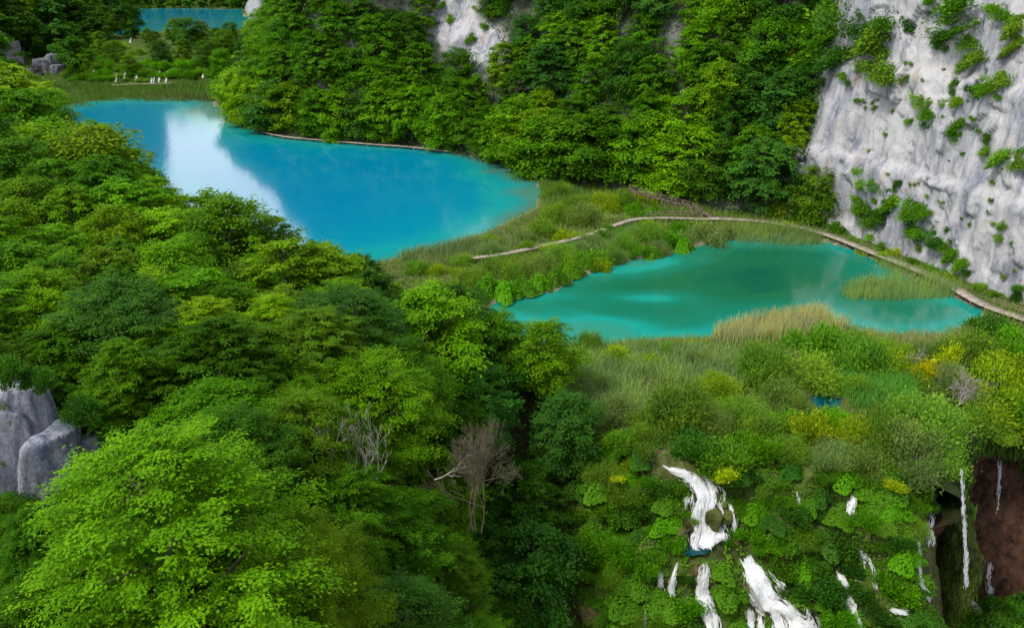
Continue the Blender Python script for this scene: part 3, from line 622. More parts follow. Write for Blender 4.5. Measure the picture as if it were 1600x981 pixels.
# -- near wooded bank
r = np.random.default_rng(21)
HERO = []      # (px, py of the crown's middle, height, tone, kind, distance along ground y)
def hero(px, py, yy, h, tone, kind, wide=1.0, frac=.6):
    """a tree whose crown stands on the line of sight to (px,py), rooted on the ground at that distance"""
    d = ray_dir(px, py); x = d[0] / d[1] * yy; g = ground_z(x, yy); 
    HERO.append(np.array([x, yy, g])); return tree((x, yy, g - .2), h, tone, r, kind=kind, wide=wide, zone="near", hero=True)
hero(262, 800, 37, 16.5, "bright lime green", 4, 1.3)
hero(430, 840, 41, 12.5, "yellow-green", 4, 1.15)
hero(90, 905, 34, 8.5, "fresh green", 1, 1.1)
hero(60, 860, 42, 8, "mid green", 0)
hero(600, 830, 47, 13, "bluish green", 3, 1.0)
hero(740, 850, 50, 13, "olive green", 2, 1.1)
hero(840, 690, 72, 14, "bluish green", 3, 1.05)
hero(880, 640, 82, 10, "bluish green", 3, 1.1)
hero(850, 600, 88, 9, "fresh green", 1, 1.1)
hero(560, 940, 37, 10, "fresh green", 0, 1.1)
hero(30, 940, 31, 8, "bluish green", 3)
N = 5200; y = np.exp(r.uniform(math.log(24), math.log(345), N)); x = r.uniform(-.68, .0, N) * y - 2; k = r.uniform(0, 1, N) < .35; x = np.where(k, r.uniform(-22, 22, N), x)
d = line_sd(x, y, SL[::-1]); g = terrain_h(x, y); px, py = to_px(x, y, g + 9)
ok = (d > 1.0) & (px > -90) & (py > -60) & (py < 1150) & ~((px > -12) & (px < 150) & (py > 560) & (py < 800) & (y < 62)) & ~((px > 40) & (px < 560) & (y < 34))
near = np.stack([x, y, g], 1)[ok]
near = thin(near, np.where(near[:, 1] < 90, 4.3, np.where(near[:, 1] < 200, 5.6, 7.5)), HERO)
for p in near:
    px, py = to_px(p[0], p[1], p[2] + 9); y = p[1]
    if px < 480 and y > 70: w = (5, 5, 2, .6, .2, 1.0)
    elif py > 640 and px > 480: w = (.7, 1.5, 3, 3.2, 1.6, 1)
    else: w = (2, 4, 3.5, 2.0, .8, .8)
    h = r.uniform(7.8, 12.2) * (1 if y < 100 else 1.25)
    if y > 165: h *= 1.22
    elif y > 125: h *= 1.12
    elif y > 96: h *= .95
    d = float(line_sd(np.array([p[0]]), np.array([y]), SL[::-1])[0])
    if d < 4: h *= .88
    if 70 < y < 118 and d < 12: h *= .85
    if y < 46: h *= .75 if y > 32 else .5
    pass
    for x0, x1, yb, pmin in ((-90, 290, 56, 772), (520, 600, 54, 735), (680, 790, 60, 745), (625, 690, 61, 765)):       # nothing tall in front of the crag and the leafless trees
        if x0 < px < x1 and p[1] < yb:
            while h > 3 and to_px(p[0], p[1], p[2] + h)[1] < pmin: h -= .5
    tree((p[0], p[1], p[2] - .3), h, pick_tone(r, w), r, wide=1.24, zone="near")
# -- wooded valley side across the water
r = np.random.default_rng(22)
BARE = [(715, 25, 48, 52), (745, 70, 34, 40), (396, 25, 10, 32), (478, 18, 14, 22), (1243, 40, 14, 40)]
def on_slab(px, py): return any(((px - a) / c) ** 2 + ((py - b) / e) ** 2 < 1 or ((px - a) / c) ** 2 + ((py - 34 - b) / e) ** 2 < 1 for a, b, c, e in BARE)
N = 5200; sv_ = r.uniform(s_at(5), s_at(18), N); z_ = np.where(r.uniform(0, 1, N) > .25, r.uniform(0, 66, N), r.uniform(0, 8, N))
Pw, bw, _n = wall_point(sv_, z_); px, py = to_px(Pw[:, 0], Pw[:, 1], Pw[:, 2] + 6)
ok = (px > 325) & (px < 1310) & (py > -62) & (py < 420) & ~((bw > .7) & (z_ > 5)) & ~np.array([on_slab(a_, b_) for a_, b_ in zip(px, py)])
row = np.arange(s_at(6), s_at(18), 6.5); row = row + r.uniform(-1.5, 1.5, len(row)); Pr, _b, _m = wall_point(row, np.full(len(row), 1.4))     # trees that lean over the water's edge come first
wallpts = np.concatenate([np.c_[Pr, np.full(len(row), 1.4), row], np.c_[Pw, z_, sv_][ok]])
wallpts = thin(wallpts, np.where(wallpts[:, 3] > 6, 7.2, 6.0), (), .75)
for p in wallpts:
    if not (in_sight(p[0], p[1], p[2] + 11) or in_sight(p[0], p[1], p[2] + 6)): continue
    z, s = p[3], p[4]; P, b, n = wall_point(np.array([s]), np.array([z])); n = n[0]; px, py = to_px(*p[:3])
    h = r.uniform(10.5, 15) * (1.1 if z < 7 else 1.0)
    if px > 1220: h *= .75
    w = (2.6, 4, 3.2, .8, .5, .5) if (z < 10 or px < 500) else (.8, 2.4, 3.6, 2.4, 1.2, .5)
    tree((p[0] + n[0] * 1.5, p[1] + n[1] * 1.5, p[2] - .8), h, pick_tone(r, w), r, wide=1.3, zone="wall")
# -- far bank: dark wood beside the far lake, loose trees on the terraces
r = np.random.default_rng(23)
N = 1500; y = r.uniform(352, 690, N); x = r.uniform(-330, -120, N); d = line_sd(x, y, SL[::-1]); g = terrain_h(x, y); px, py = to_px(x, y, g + 9)
ok = (d > 2) & (px > -40) & (px < 260) & (py > -40) & (py < 200); farp = np.stack([x, y, g], 1)[ok]
for p in thin(farp, np.where(farp[:, 1] < 480, 8.6, 13)):
    tree((p[0], p[1], p[2] - .5), r.uniform(13, 19), pick_tone(r, (.3, .8, 2, 4, 2, .6)), r, wide=1.25, zone="farhill")
for px, py, h, tone, wd in ((270, 62, 11, "olive green", 1.5), (295, 66, 12, "bluish green", 1.5), (318, 64, 10, "olive green", 1.5), (340, 76, 10, "bluish green", 1.4), (240, 72, 8, "olive green", 1.5), (355, 92, 10, "fresh green", 1.4), (365, 70, 11, "mid green", 1.3), (185, 92, 7, "olive green", 1.6), (160, 82, 8, "olive green", 1.5), (255, 92, 7, "bluish green", 1.5), (290, 90, 7, "olive green", 1.5), (325, 98, 8, "mid green", 1.4), (205, 104, 5, "olive green", 1.7), (135, 100, 6, "fresh green", 1.5), (345, 112, 8, "fresh green", 1.3), (228, 58, 6, "olive green", 1.5)):
    p, n_, dist = hit(px, py + 8); tree((p[0], p[1], p[2] - .3), h * (1.1 if py < 80 else 1.35), tone, r, kind=3 if px % 2 else 0, wide=wd * .85, lod=2, zone="terrace")
for px, py, h in ((30, 62, 16), (62, 78, 14), (96, 84, 14), (118, 98, 12), (5, 70, 15), (128, 48, 14), (150, 44, 15), (170, 52, 13), (188, 44, 14), (150, 62, 12), (203, 36, 13), (178, 30, 14), (120, 70, 12), (208, 50, 9)):
    p, n_, dist = hit(px, py + 10); tree((p[0], p[1], p[2] - .3), h, "dark green", r, wide=1.2, zone="farhill")
for k_, px in enumerate((205, 228, 250, 272, 296, 318, 340, 362, 380)):
    x, y = at_level(px, 12.5, 12.3); tree((x, y, ground_z(x, y) - .3), r.uniform(9, 14), ("olive green", "mid green", "dark green")[k_ % 3], r, wide=1.3, zone="backshore")
# -- the closed wood at the head of the valley reads as one mass
r = np.random.default_rng(24); pts = []
for _ in range(420):
    y = r.uniform(690, 930); x = r.uniform(-.52 * y, -.16 * y); pts.append((x, y, ground_z(x, y)))
pts = np.array(pts); nl = 90; idx = np.repeat(np.arange(len(pts)), nl); n = len(idx); rad = r.uniform(4, 7, len(pts))[idx]
dv = norm(r.normal(0, 1, (n, 3))); P = pts[idx] + np.array([0, 0, 9]) + dv * (rad * r.uniform(.7, 1, n))[:, None] * np.array([1, 1, 1.2])
Nn = norm(dv + np.array([0, 0, .6]) + r.normal(0, .4, (n, 3))); D = norm(np.cross(Nn, r.normal(0, 1, (n, 3))))
V, F = leaf_quads(P, D, Nn, 2.2, 1.6); o = add_obj("distant_forest", mk_mesh("distant_forest", V, F, M_LEAF, False, {"tint": np.repeat(np.clip(r.normal(.4, .2, len(pts))[idx] + r.normal(0, .15, n), 0, 1), 4)}), kind="stuff", label="closed wood on the far head of the valley", category="forest"); o.color = (*GREENS["mid green"], 1)

# ------------------------------------------------------------------ undergrowth between the trunks
def carpet(name, P, Nrm, L, colour, seed, label, cat, lift=.5, mat=None):
    r = np.random.default_rng(seed); n = len(P)
    P = P + Nrm * r.uniform(0, lift, n)[:, None]; Nn = norm(Nrm * .6 + np.array([0, 0, .7]) + r.normal(0, .45, (n, 3))); D = norm(np.cross(Nn, r.normal(0, 1, (n, 3))))
    ll = L * r.uniform(.6, 1.35, n); V, F = leaf_quads(P, D, Nn, ll, ll * .75)
    o = add_obj(name, mk_mesh(name, V, F, mat or M_LEAF, False, {"tint": np.repeat(np.clip(.42 + .5 * fbm(P / 3, 3, seed) + r.normal(0, .16, n), 0, 1), 4)}), kind="stuff", label=label, category=cat); o.color = colour; return o
r = np.random.default_rng(25)
yy = np.exp(r.uniform(math.log(26), math.log(320), 60000)); xx = r.uniform(-.66, .3, 60000) * yy; dd = line_sd(xx, yy, SL[::-1]); m = dd > -.5
# keep the count even over the ground
xx, yy = xx[m], yy[m]; P = np.stack([xx, yy, terrain_h(xx, yy)], 1)
carpet("undergrowth", P, np.tile([0, 0, 1.0], (len(P), 1)), .42, (0.045, 0.10, 0.014, 1), 31, "low leafy undergrowth on the near wooded bank", "undergrowth", 1.4)
s = r.uniform(s_at(5), s_at(17), 46000); z = r.uniform(0, 1, 46000) ** 1.2 * 60; P, b, n2 = wall_point(s, z)
px, py = to_px(P[:, 0], P[:, 1], P[:, 2]); keep = np.array([not on_slab(a, c) for a, c in zip(px, py)]) & (r.uniform(0, 1, len(s)) > b)
P = P[keep]; Nw = norm(np.c_[-n2[keep], np.full(keep.sum(), .7)])
carpet("undergrowth", P, Nw, .6, (0.05, 0.115, 0.016, 1), 32, "low leafy undergrowth on the wooded slope across the lake", "undergrowth", 1.6)

# ------------------------------------------------------------------ rocks
def boulder(name, loc, size, mat, seed, sub=5, rough=.28, rot=0.0, sharp=False, **info):
    import bmesh
    bm = bmesh.new(); bmesh.ops.create_icosphere(bm, subdivisions=sub, radius=1.0)
    V = np.array([v.co[:] for v in bm.verts]); F = np.array([[v.index for v in f.verts] for f in bm.faces]); bm.free()
    s = np.array(size); rr = np.random.default_rng(seed)
    if sharp:
        V = V / (np.abs(V) ** 5).sum(1, keepdims=True) ** .2
        for _ in range(30):
            d = norm(rr.normal(0, 1, 3) * [1, 1, .6]); o_ = np.max(V @ d) * rr.uniform(.72, .95); k = np.clip(V @ d - o_, 0, None); V = V - k[:, None] * d
    W = V * s
    d = rough * (.8 * fbm(W / (s.mean() * .8), 3, seed) + .5 * (0.5 - np.abs(fbm(W * [1, 1, .5] / (s.mean() * .4), 3, seed + 9))) + .3 * fbm(W / (s.mean() * .12), 3, seed + 19))
    V = V * (1 + d * (.45 if sharp else 1.0))[:, None] * s
    o = add_obj(name, mk_mesh(name, V, F, mat, not sharp), None, tuple(loc)); o.rotation_euler = (0, 0, rot)
    if info: info.update(obj=o, loc=np.array(loc), what="rock"); THINGS.append(info)
    return o
def on_ray(px, py, y): d = ray_dir(px, py); return np.array([0, 0, CAM_Z]) + d * (y / d[1])
def crag(name, loc, blocks, seed, mat=None, sub=5, **info):
    """jointed rock: several cut blocks grown into one another as one body"""
    import bmesh
    bm = bmesh.new(); bmesh.ops.create_icosphere(bm, subdivisions=sub, radius=1.0)
    V0 = np.array([v.co[:] for v in bm.verts]); F0 = np.array([[v.index for v in f.verts] for f in bm.faces]); bm.free()
    rr = np.random.default_rng(seed); parts = []
    for c, s in blocks:
        s = np.array(s, float); V = V0 / (np.abs(V0) ** 12).sum(1, keepdims=True) ** (1 / 12)
        for _ in range(16):
            d = norm(rr.normal(0, 1, 3) * [1, 1, .45]); o_ = np.max(V @ d) * rr.uniform(.74, .95); k = np.clip(V @ d - o_, 0, None); V = V - k[:, None] * d
        a = rr.uniform(-.5, .5); V = V * s; V = np.c_[V[:, 0] * math.cos(a) - V[:, 1] * math.sin(a), V[:, 0] * math.sin(a) + V[:, 1] * math.cos(a), V[:, 2] ] + [0, 0, 0]
        V[:, 0] += V[:, 2] * rr.normal(0, .10); V = V + np.array(c)
        g = norm(V - np.array(c)); V = V + g * (.30 * (.4 - np.abs(fbm(V * [.5, .5, .4], 3, seed + 3))) + .22 * fbm(V * [1.6, 1.6, .9], 3, seed + 5))[:, None]
        parts.append((V, F0))
    V, F = join(parts); o = add_obj(name, mk_mesh(name, V, F, mat or M_ROCK, False), None, tuple(loc))
    info.update(obj=o, loc=np.array(loc), what="rock"); THINGS.append(info); return o
# grey crags that break out of the near bank
crag("rock_crag", on_ray(40, 752, 54), [((-2.6, .5, -2.5), (3.6, 2.4, 8.2)), ((1.4, 0, -3.4), (2.1, 2.0, 7.6)), ((3.5, .6, -4.2), (1.2, 1.8, 7.0)), ((-.2, 1.6, -.6), (2.4, 1.6, 7.6))], 311, sub=6, label="large jointed grey limestone crag on the near wooded bank", cat="rock")
crag("rock_crag", on_ray(150, 742, 57), [((0, 0, -1), (.55, 1.2, 5.2)), ((.8, .8, -2), (.6, 1.0, 4.6))], 302, label="thin pale rock rib at the edge of the large crag", cat="rock")
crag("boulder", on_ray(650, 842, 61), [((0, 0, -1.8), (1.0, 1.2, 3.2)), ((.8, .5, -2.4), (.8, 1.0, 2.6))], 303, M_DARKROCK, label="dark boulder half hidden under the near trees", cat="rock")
for i, (px, py, k, lab) in enumerate(((10, 90, .8, "grey crag under the dark far wood"), (78, 106, .7, "pale crag above the far brown path"), (54, 114, .5, "dark grey crag at the foot of the far wood"))):
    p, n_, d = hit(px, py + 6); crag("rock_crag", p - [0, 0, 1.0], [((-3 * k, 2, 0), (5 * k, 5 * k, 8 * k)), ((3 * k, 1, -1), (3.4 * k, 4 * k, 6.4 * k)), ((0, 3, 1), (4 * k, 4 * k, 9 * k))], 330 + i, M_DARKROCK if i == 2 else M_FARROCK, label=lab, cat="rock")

# ------------------------------------------------------------------ falling water
FALLPX = []
WATERFALLS = []
def fall(pts, mat, label, lift=.28, wob=.12, name="waterfall", cat="waterfall", vertical=False, group=None):
    """ribbon of water that follows the ground it runs over; pts are (px, py, width px)"""
    pts = np.array(pts, float); pts[:, 2] *= 1.05 if mat is M_FALL and pts[0, 1] > 300 else 1.0; q = resample(pts, 2.5); FALLPX.append(q); n = len(q); sd = len(FALLPX) * 7
    ok = [hit(a, b_) for a, b_, w in q]; dist = np.array([h_[2] for h_ in ok]); k = max(3, n // 8)
    al = np.r_[0, np.cumsum(np.linalg.norm(np.diff(np.array([h_[0] for h_ in ok]), axis=0), axis=1))]
    NX = int(np.clip(pts[:, 2].max() / 1.6, 7, 25)); u = np.linspace(-1, 1, NX); tq = norm(np.gradient(q[:, :2], axis=0)); sq = np.stack([tq[:, 1], -tq[:, 0]], 1)
    V = np.zeros((n, NX, 3)); wv = 1 + .18 * fbm2(al * .8, al * 0 + sd, 3, sd); hw = q[:, 2] * .5 * wv; yp = min(h_[0][1] for h_ in ok) - .3
    for i in range(n):
        for j in range(NX):
            px, py = q[i, :2] + sq[i] * u[j] * hw[i]; d = ray_dir(px, py); L_ = np.linalg.norm(d)
            if vertical: V[i, j] = np.array([0, 0, CAM_Z]) + d * (yp / d[1]); continue      # free fall: a sheet dropping straight from the lip
            hh = hit(px, py)
            if hh is None or abs(hh[2] - dist[i]) > 1.3: V[i, j] = np.array([0, 0, CAM_Z]) + d / L_ * (dist[i] - lift)
            else: V[i, j] = hh[0] + hh[1] * lift * .8 - d / L_ * lift * .4
    for _ in range(9):
        V[1:-1] = .5 * V[1:-1] + .25 * (V[:-2] + V[2:]); V[:, 1:-1] = .6 * V[:, 1:-1] + .2 * (V[:, :-2] + V[:, 2:])
    al = np.r_[0, np.cumsum(np.linalg.norm(np.diff(V[:, NX // 2], axis=0), axis=1))]; hwm = hw * dist / FPX
    view = norm(V - [0, 0, CAM_Z]); V = V - view * (wob * fbm2((u[None] * hwm[:, None]).ravel() * 2.5, np.repeat(al * .6, NX), 3, sd + 2).reshape(n, NX))[..., None]
    jag = .9 * fbm2(u * 4, u * 0 + sd, 2, sd + 4)[None]; endf = np.minimum(sstep(-.1, 1.1, al[:, None] + jag), sstep(-.1, 1.3, al[-1] - al[:, None] + jag))
    edge = (.14 if mat is M_FALL else -.04) - .62 * np.abs(u[None]) ** 1.8 - .30 * (1 - endf); U = u[None] * hwm[:, None] + sd
    parts = [(V.reshape(-1, 3), grid_faces(n, NX))]; AC, AL, ED = [U.ravel()], [np.repeat(al, NX)], [edge.ravel()]
    # over the thin sheet the water breaks up into countless falling flecks
    rr = np.random.default_rng(sd); rows = np.maximum(np.gradient(al), 1e-3) * np.maximum(hwm, .08) * 2; area = rows.sum(); small = dist.mean() > 200
    nf = int(np.clip(area * (340 if mat is M_FALL else 85) * (.12 if small else 1), 30, 14000)); i = rr.choice(n, nf, p=rows / rows.sum())
    uu = np.clip(rr.normal(0, .52, nf) + .25 * fbm2(al[i] * .5, al[i] * 0 + sd, 2, sd), -1.3, 1.3); gate = fbm2(uu * hwm[i] * 3.2 + sd, al[i] * .45, 3, sd + 11) + rr.normal(0, .12, nf) + .22 * (1 - np.abs(uu)) > (-9 if vertical else .02)
    i, uu = i[gate], uu[gate]; nf = len(i); f = (np.clip(uu, -1, 1) + 1) * .5 * (NX - 1); j = np.clip(np.floor(f).astype(int), 0, NX - 2); w_ = (f - j)[:, None]
    T = norm(np.gradient(V, axis=0)); S = norm(V[:, -1] - V[:, 0]); ext = (uu - np.clip(uu, -1, 1)) * hwm[i]
    P = V[i, j] * (1 - w_) + V[i, j + 1] * w_ + S[i] * ext[:, None] - view[i, j] * rr.uniform(.0, .22, nf)[:, None] + rr.normal(0, .05, (nf, 3)) + T[i, j] * rr.normal(0, .12, nf)[:, None]
    D = norm(T[i, j] + rr.normal(0, .07, (nf, 3))); Nn = norm(-view[i, j] + np.array([0, 0, .6]) + rr.normal(0, .35, (nf, 3))); Nn = norm(Nn - D * np.sum(D * Nn, 1, keepdims=True))
    ll = rr.uniform(.25, .95, nf) * (1.6 if small else 1); FV, FFc = leaf_quads(P, D, Nn, ll, rr.uniform(.03, .075, nf) * (2.5 if small else 1), .01)
    parts.append((FV, FFc)); AC.append(np.zeros(4 * nf)); AL.append(np.zeros(4 * nf)); ED.append(np.ones(4 * nf))
    VV, FF = join(parts)
    me = mk_mesh(name, VV, FF, mat, True, {"across": np.concatenate(AC), "along": np.concatenate(AL), "edge": np.concatenate(ED)})
    o = add_obj(name, me); THINGS.append(dict(obj=o, loc=V[n // 2, NX // 2], what="fall", label=label, cat=cat, group=group)); return o
fall([(1036, 727, 5), (1050, 735, 9), (1066, 742, 14), (1082, 750, 16), (1092, 762, 18)], M_FALL, "short white rapid spilling over the top lip of the cascade", .3)
fall([(1084, 748, 16), (1096, 766, 36), (1101, 778, 48), (1098, 795, 36), (1098, 815, 30), (1102, 832, 56), (1100, 846, 62), (1104, 856, 40)], M_FALL, "broad white cascade foaming down into the small teal pool", .45, .3)
fall([(1124, 786, 6), (1130, 804, 7), (1133, 822, 7)], M_FALL, "thin strand running down the mossy boulder beside the broad cascade")
fall([(1139, 794, 5), (1146, 808, 6), (1148, 826, 7)], M_FALL, "outermost thin strand beside the mossy boulder")
fall([(1101, 886, 14), (1095, 915, 20), (1094, 935, 20), (1104, 958, 22), (1112, 990, 26)], M_FALL, "tall narrow white fall below the teal pool", .4, .2)
fall([(1060, 880, 10), (1052, 898, 8), (1046, 918, 12), (1048, 928, 12)], M_FALL, "small crooked fall dropping from the teal pool's outer rim")
fall([(1031, 898, 6), (1031, 912, 8)], M_FALL, "tiny white trickle beside the small crooked fall")
fall([(1166, 874, 16), (1174, 892, 26), (1184, 912, 36), (1195, 935, 46), (1206, 944, 40)], M_FALL, "fan shaped white fall spreading out under a leafy mound", .45, .25)
fall([(1206, 941, 12), (1228, 950, 18), (1240, 968, 26), (1258, 990, 44)], M_FALL, "white chute running off below the fan shaped fall", .4, .25)
fall([(1208, 948, 10), (1216, 965, 14), (1222, 990, 18)], M_FALL, "middle strand under the fan shaped fall", .35)
fall([(1170, 955, 8), (1172, 990, 9)], M_FALL, "straight thin strand at the bottom under the fan shaped fall")
fall([(1190, 958, 6), (1189, 990, 8)], M_FALL, "faint thin strand between the two strands of the fan shaped fall")
fall([(1258, 952, 5), (1262, 972, 8), (1275, 992, 14)], M_FALL, "short side strand joining the white chute")
fall([(1010, 950, 5), (1008, 968, 9), (1006, 992, 10)], M_FALL, "lone thin fall at the bottom under the leafy bank")
fall([(1306, 888, 7), (1314, 902, 10), (1322, 914, 8)], M_FALL, "short white fall halfway down the leafy slope")
fall([(1328, 936, 10), (1334, 952, 14), (1342, 972, 16), (1348, 992, 20)], M_FALL, "bent white fall low on the leafy slope")
fall([(1345, 862, 8), (1356, 878, 11), (1364, 900, 9), (1368, 920, 7)], M_VEIL, "thin curved veil of water under a mossy lip")
fall([(1332, 780, 7), (1330, 800, 11)], M_FALL, "tiny fall high on the leafy slope between two mounds")
fall([(1245, 768, 5), (1247, 785, 6)], M_VEIL, "faint trickle high on the leafy slope")
fall([(905, 676, 8), (916, 682, 10)], M_FALL, "small glint of white water near the top of the leafy bank")
fall([(1396, 952, 9), (1412, 957, 12)], M_FALL, "small white ripple at the foot of the leafy slope")
fall([(1502, 736, 3), (1505, 780, 4), (1508, 830, 5), (1510, 914, 6.5)], M_VEIL, "tall free fall dropping in front of the brown hollow", vertical=True)
fall([(1459, 778, 10), (1455, 815, 16), (1450, 850, 18)], M_VEIL, "wide thin veil at the shaded edge of the brown hollow")
fall([(1434, 848, 5), (1435, 900, 6), (1442, 920, 9), (1452, 940, 8)], M_VEIL, "thread of water running down the dark edge of the hollow")
fall([(1561, 722, 7), (1559, 760, 6), (1556, 800, 5)], M_VEIL, "faint thin fall high in the brown hollow")
fall([(1508, 932, 7), (1520, 944, 9), (1532, 960, 8)], M_FALL, "short stream running off below the tall free fall")
fall([(1546, 880, 9), (1546, 925, 14)], M_VEIL, "faint spray at the bottom of the brown hollow")
for i, (px, y0, y1, w, lab) in enumerate(((147, 103, 113, 4, "bent"), (152, 112, 120, 4, "short"), (181, 119, 130, 4, "outermost"), (194, 116, 126, 5, "broad"), (213, 114, 126, 4, "slim"), (236, 122, 131, 3, "tiny"), (240, 121, 131, 3, "faint"), (248, 114, 129, 5, "tall"), (260, 114, 130, 6, "wide"), (317, 108, 122, 5, "lone"), (183, 100, 109, 8, "spread out"), (335, 99, 103, 8, "flat"), (203, 62, 68, 4, "distant"))):
    fall([(px + 2, y0, w * .45), (px, y1, w * .75)], M_FALL, f"{lab} white cascade on the far green terrace, seen small", .5, .1, group="small cascades on the far terrace")
# teal pool under the broad cascade
pp = hit(1086, 862)[0]; r = np.random.default_rng(41); th = np.linspace(0, 6.283, 29)[:-1]
rad = 1 + .16 * np.sin(3 * th + 1) + .1 * np.sin(5 * th); PV = np.stack([pp[0] + 1.7 * rad * np.cos(th), pp[1] + 1.2 * rad * np.sin(th), np.full(28, pp[2] + .55)], 1)
V = np.concatenate([[PV.mean(0)], PV]); F = np.array([[0, i + 1, (i + 1) % 28 + 1] for i in range(28)])
add_obj("plunge_pool", mk_mesh("plunge_pool", V, F, M_POND, False, {"depth": np.r_[.9, np.full(28, .5)]}), kind="structure", label="small teal pool under the broad cascade")
r = np.random.default_rng(42)
for px, py, sz, lab in ((1114, 808, 1.25, "round mossy boulder in the white cascade"), (1078, 818, .8, "brown mossy boulder on the bank of the cascade"), (1066, 834, .75, "green mossy boulder beside the teal pool"), (1136, 806, .7, "small dark boulder between two thin strands"), (1085, 774, .25, "small dark stone near the top of the cascade"), (1228, 925, .6, "low green stone beside the white chute")):
    p, n_, d = hit(px, py); boulder("mossy_boulder", p + n_ * sz * .35, (sz * .9, sz * .8, sz * .85), M_TUFA_B, 350 + int(px), 4, .5, r.uniform(0, 6), True, label=lab, cat="boulder")

# ------------------------------------------------------------------ bushes
BUSH = {"willow": [make_shrub(500 + i, 1.0, 1.0, 9500, .115, .030, .5, 15, .21) for i in range(4)],
        "leafy": [make_shrub(520 + i, 1.0, 1.0, 5200, .12, .075, .3, 18, .19) for i in range(4)],
        "broad": [make_flat_leaves(540 + i, 1.0, .8, 2400, .115) for i in range(4)],
        "sedge": [make_shrub(590 + i, 1.0, .55, 2600, .42, .026, .05, 14, .16) for i in range(3)],
        "tussock": [make_shrub(580 + i, 1.0, .75, 2600, .15, .09, .3, 9, .24) for i in range(5)],
        "rough": [make_shrub(560 + i, 1.0, .85, 1700, .20, .12, .3, 12, .26) for i in range(3)]}
BCOL = {"olive": (0.150, 0.282, 0.026), "sage": (0.165, 0.250, 0.075), "green": (0.090, 0.230, 0.012), "vivid": (0.090, 0.270, 0.006), "lime": (0.215, 0.330, 0.010), "deep": (0.045, 0.140, 0.014), "brownish": (0.155, 0.245, 0.045), "yellow": (0.35, 0.43, 0.010)}
CWORD = {"olive": "olive green", "sage": "grey-green", "green": "green", "vivid": "bright green", "lime": "yellow-green", "deep": "dark green", "brownish": "brownish olive", "yellow": "yellow"}
def bush(px, py, rpx, kind, colr, r, zone, base=True, tall=1.0, name=None, label=None, sink=.15, stand=0.0, fwd=0.0):
    hh = hit(px, py + (rpx * .45 if base else 0))
    if hh is None: return None
    p, n_, d = hh; R = rpx * d / FPX; p = p - norm(p - [0, 0, CAM_Z]) * fwd; i = r.integers(len(BUSH[kind])); c = np.array(BCOL[colr]) * (1 + np.clip(r.normal(0, .1), -.2, .2)) * np.array([1 + r.normal(0, .06), 1, 1])
    st, fo = BUSH[kind][i]; ti = (0, 0)
    if stand: v = norm(n_ * stand + np.array([0, 0, 1.0])); ti = (-math.asin(np.clip(v[1], -1, 1)) * .9, math.atan2(v[0], v[2]))
    e = put(name or {"willow": "willow_bush", "leafy": "leafy_bush", "broad": "butterbur_clump", "rough": "shrub", "tussock": "cliff_shrub", "sedge": "sedge_tussock"}[kind], (("stems", st), ("foliage", fo)), p - n_ * R * sink, (R * r.uniform(.8, 1.25), R * r.uniform(.8, 1.25), R * tall * (r.uniform(.5, .85) if stand else r.uniform(.85, 1.1))), r.uniform(-.8, .8) if stand else r.uniform(0, 6.28), (*c, 1), ti, what="bush", zone=zone, colr=colr, kind=kind, size=rpx, label=label, cat={"broad": "plant"}.get(kind, "bush"))
    return e
r = np.random.default_rng(43)
PLATEAU = [(1190, 575, 48, "willow", "olive"), (1245, 572, 46, "willow", "olive"), (1120, 600, 34, "willow", "lime"), (1060, 640, 58, "willow", "olive"), (1010, 650, 34, "willow", "olive"), (1150, 632, 40, "willow", "olive"), (1185, 655, 40, "willow", "olive"), (1215, 612, 36, "willow", "brownish"), (1302, 548, 44, "leafy", "green"), (1276, 532, 34, "leafy", "green"), (1345, 556, 42, "willow", "olive"), (1385, 560, 34, "willow", "lime"), (1440, 648, 54, "willow", "olive"), (1385, 672, 44, "willow", "olive"), (1330, 672, 42, "willow", "lime"), (1500, 552, 40, "willow", "olive"), (1545, 600, 46, "willow", "lime"), (1582, 585, 46, "leafy", "lime"), (1562, 640, 42, "leafy", "lime"), (1596, 640, 40, "leafy", "green"), (1440, 705, 50, "willow", "sage"), (1476, 700, 38, "willow", "olive"), (1350, 716, 38, "willow", "brownish"), (1190, 692, 32, "leafy", "vivid"), (1150, 690, 32, "leafy", "green"), (885, 560, 36, "willow", "olive"), (925, 592, 30, "willow", "sage"), (950, 640, 34, "willow", "sage"), (885, 615, 34, "willow", "sage"), (960, 553, 26, "leafy", "lime"), (1030, 545, 24, "leafy", "green"), (1005, 560, 24, "leafy", "lime"), (1090, 560, 22, "willow", "sage"), (1230, 650, 34, "leafy", "green"), (1300, 655, 26, "leafy", "vivid"), (1250, 632, 22, "willow", "brownish"), (1405, 545, 30, "willow", "olive"), (1455, 548, 30, "willow", "sage"), (1530, 545, 30, "willow", "olive"), (1545, 515, 28, "leafy", "deep"), (1572, 530, 34, "leafy", "vivid"), (1596, 545, 34, "leafy", "green"), (1500, 610, 30, "willow", "brownish"), (1470, 590, 28, "willow", "sage"), (1425, 590, 26, "willow", "olive"), (1120, 660, 34, "willow", "brownish"), (1085, 690, 34, "leafy", "deep"), (1130, 715, 34, "leafy", "green"), (1010, 690, 28, "willow", "olive"), (970, 690, 26, "leafy", "green"), (1230, 700, 30, "willow", "olive"), (1300, 710, 30, "willow", "sage"), (1350, 600, 26, "willow", "olive"), (1540, 660, 30, "willow", "olive"), (1405, 720, 30, "leafy", "green"), (1585, 700, 26, "leafy", "deep"), (900, 655, 28, "leafy", "green"), (920, 540, 22, "willow", "olive")]
for a in PLATEAU: bush(*a, r, "plateau", tall=r.uniform(.8, 1.15))
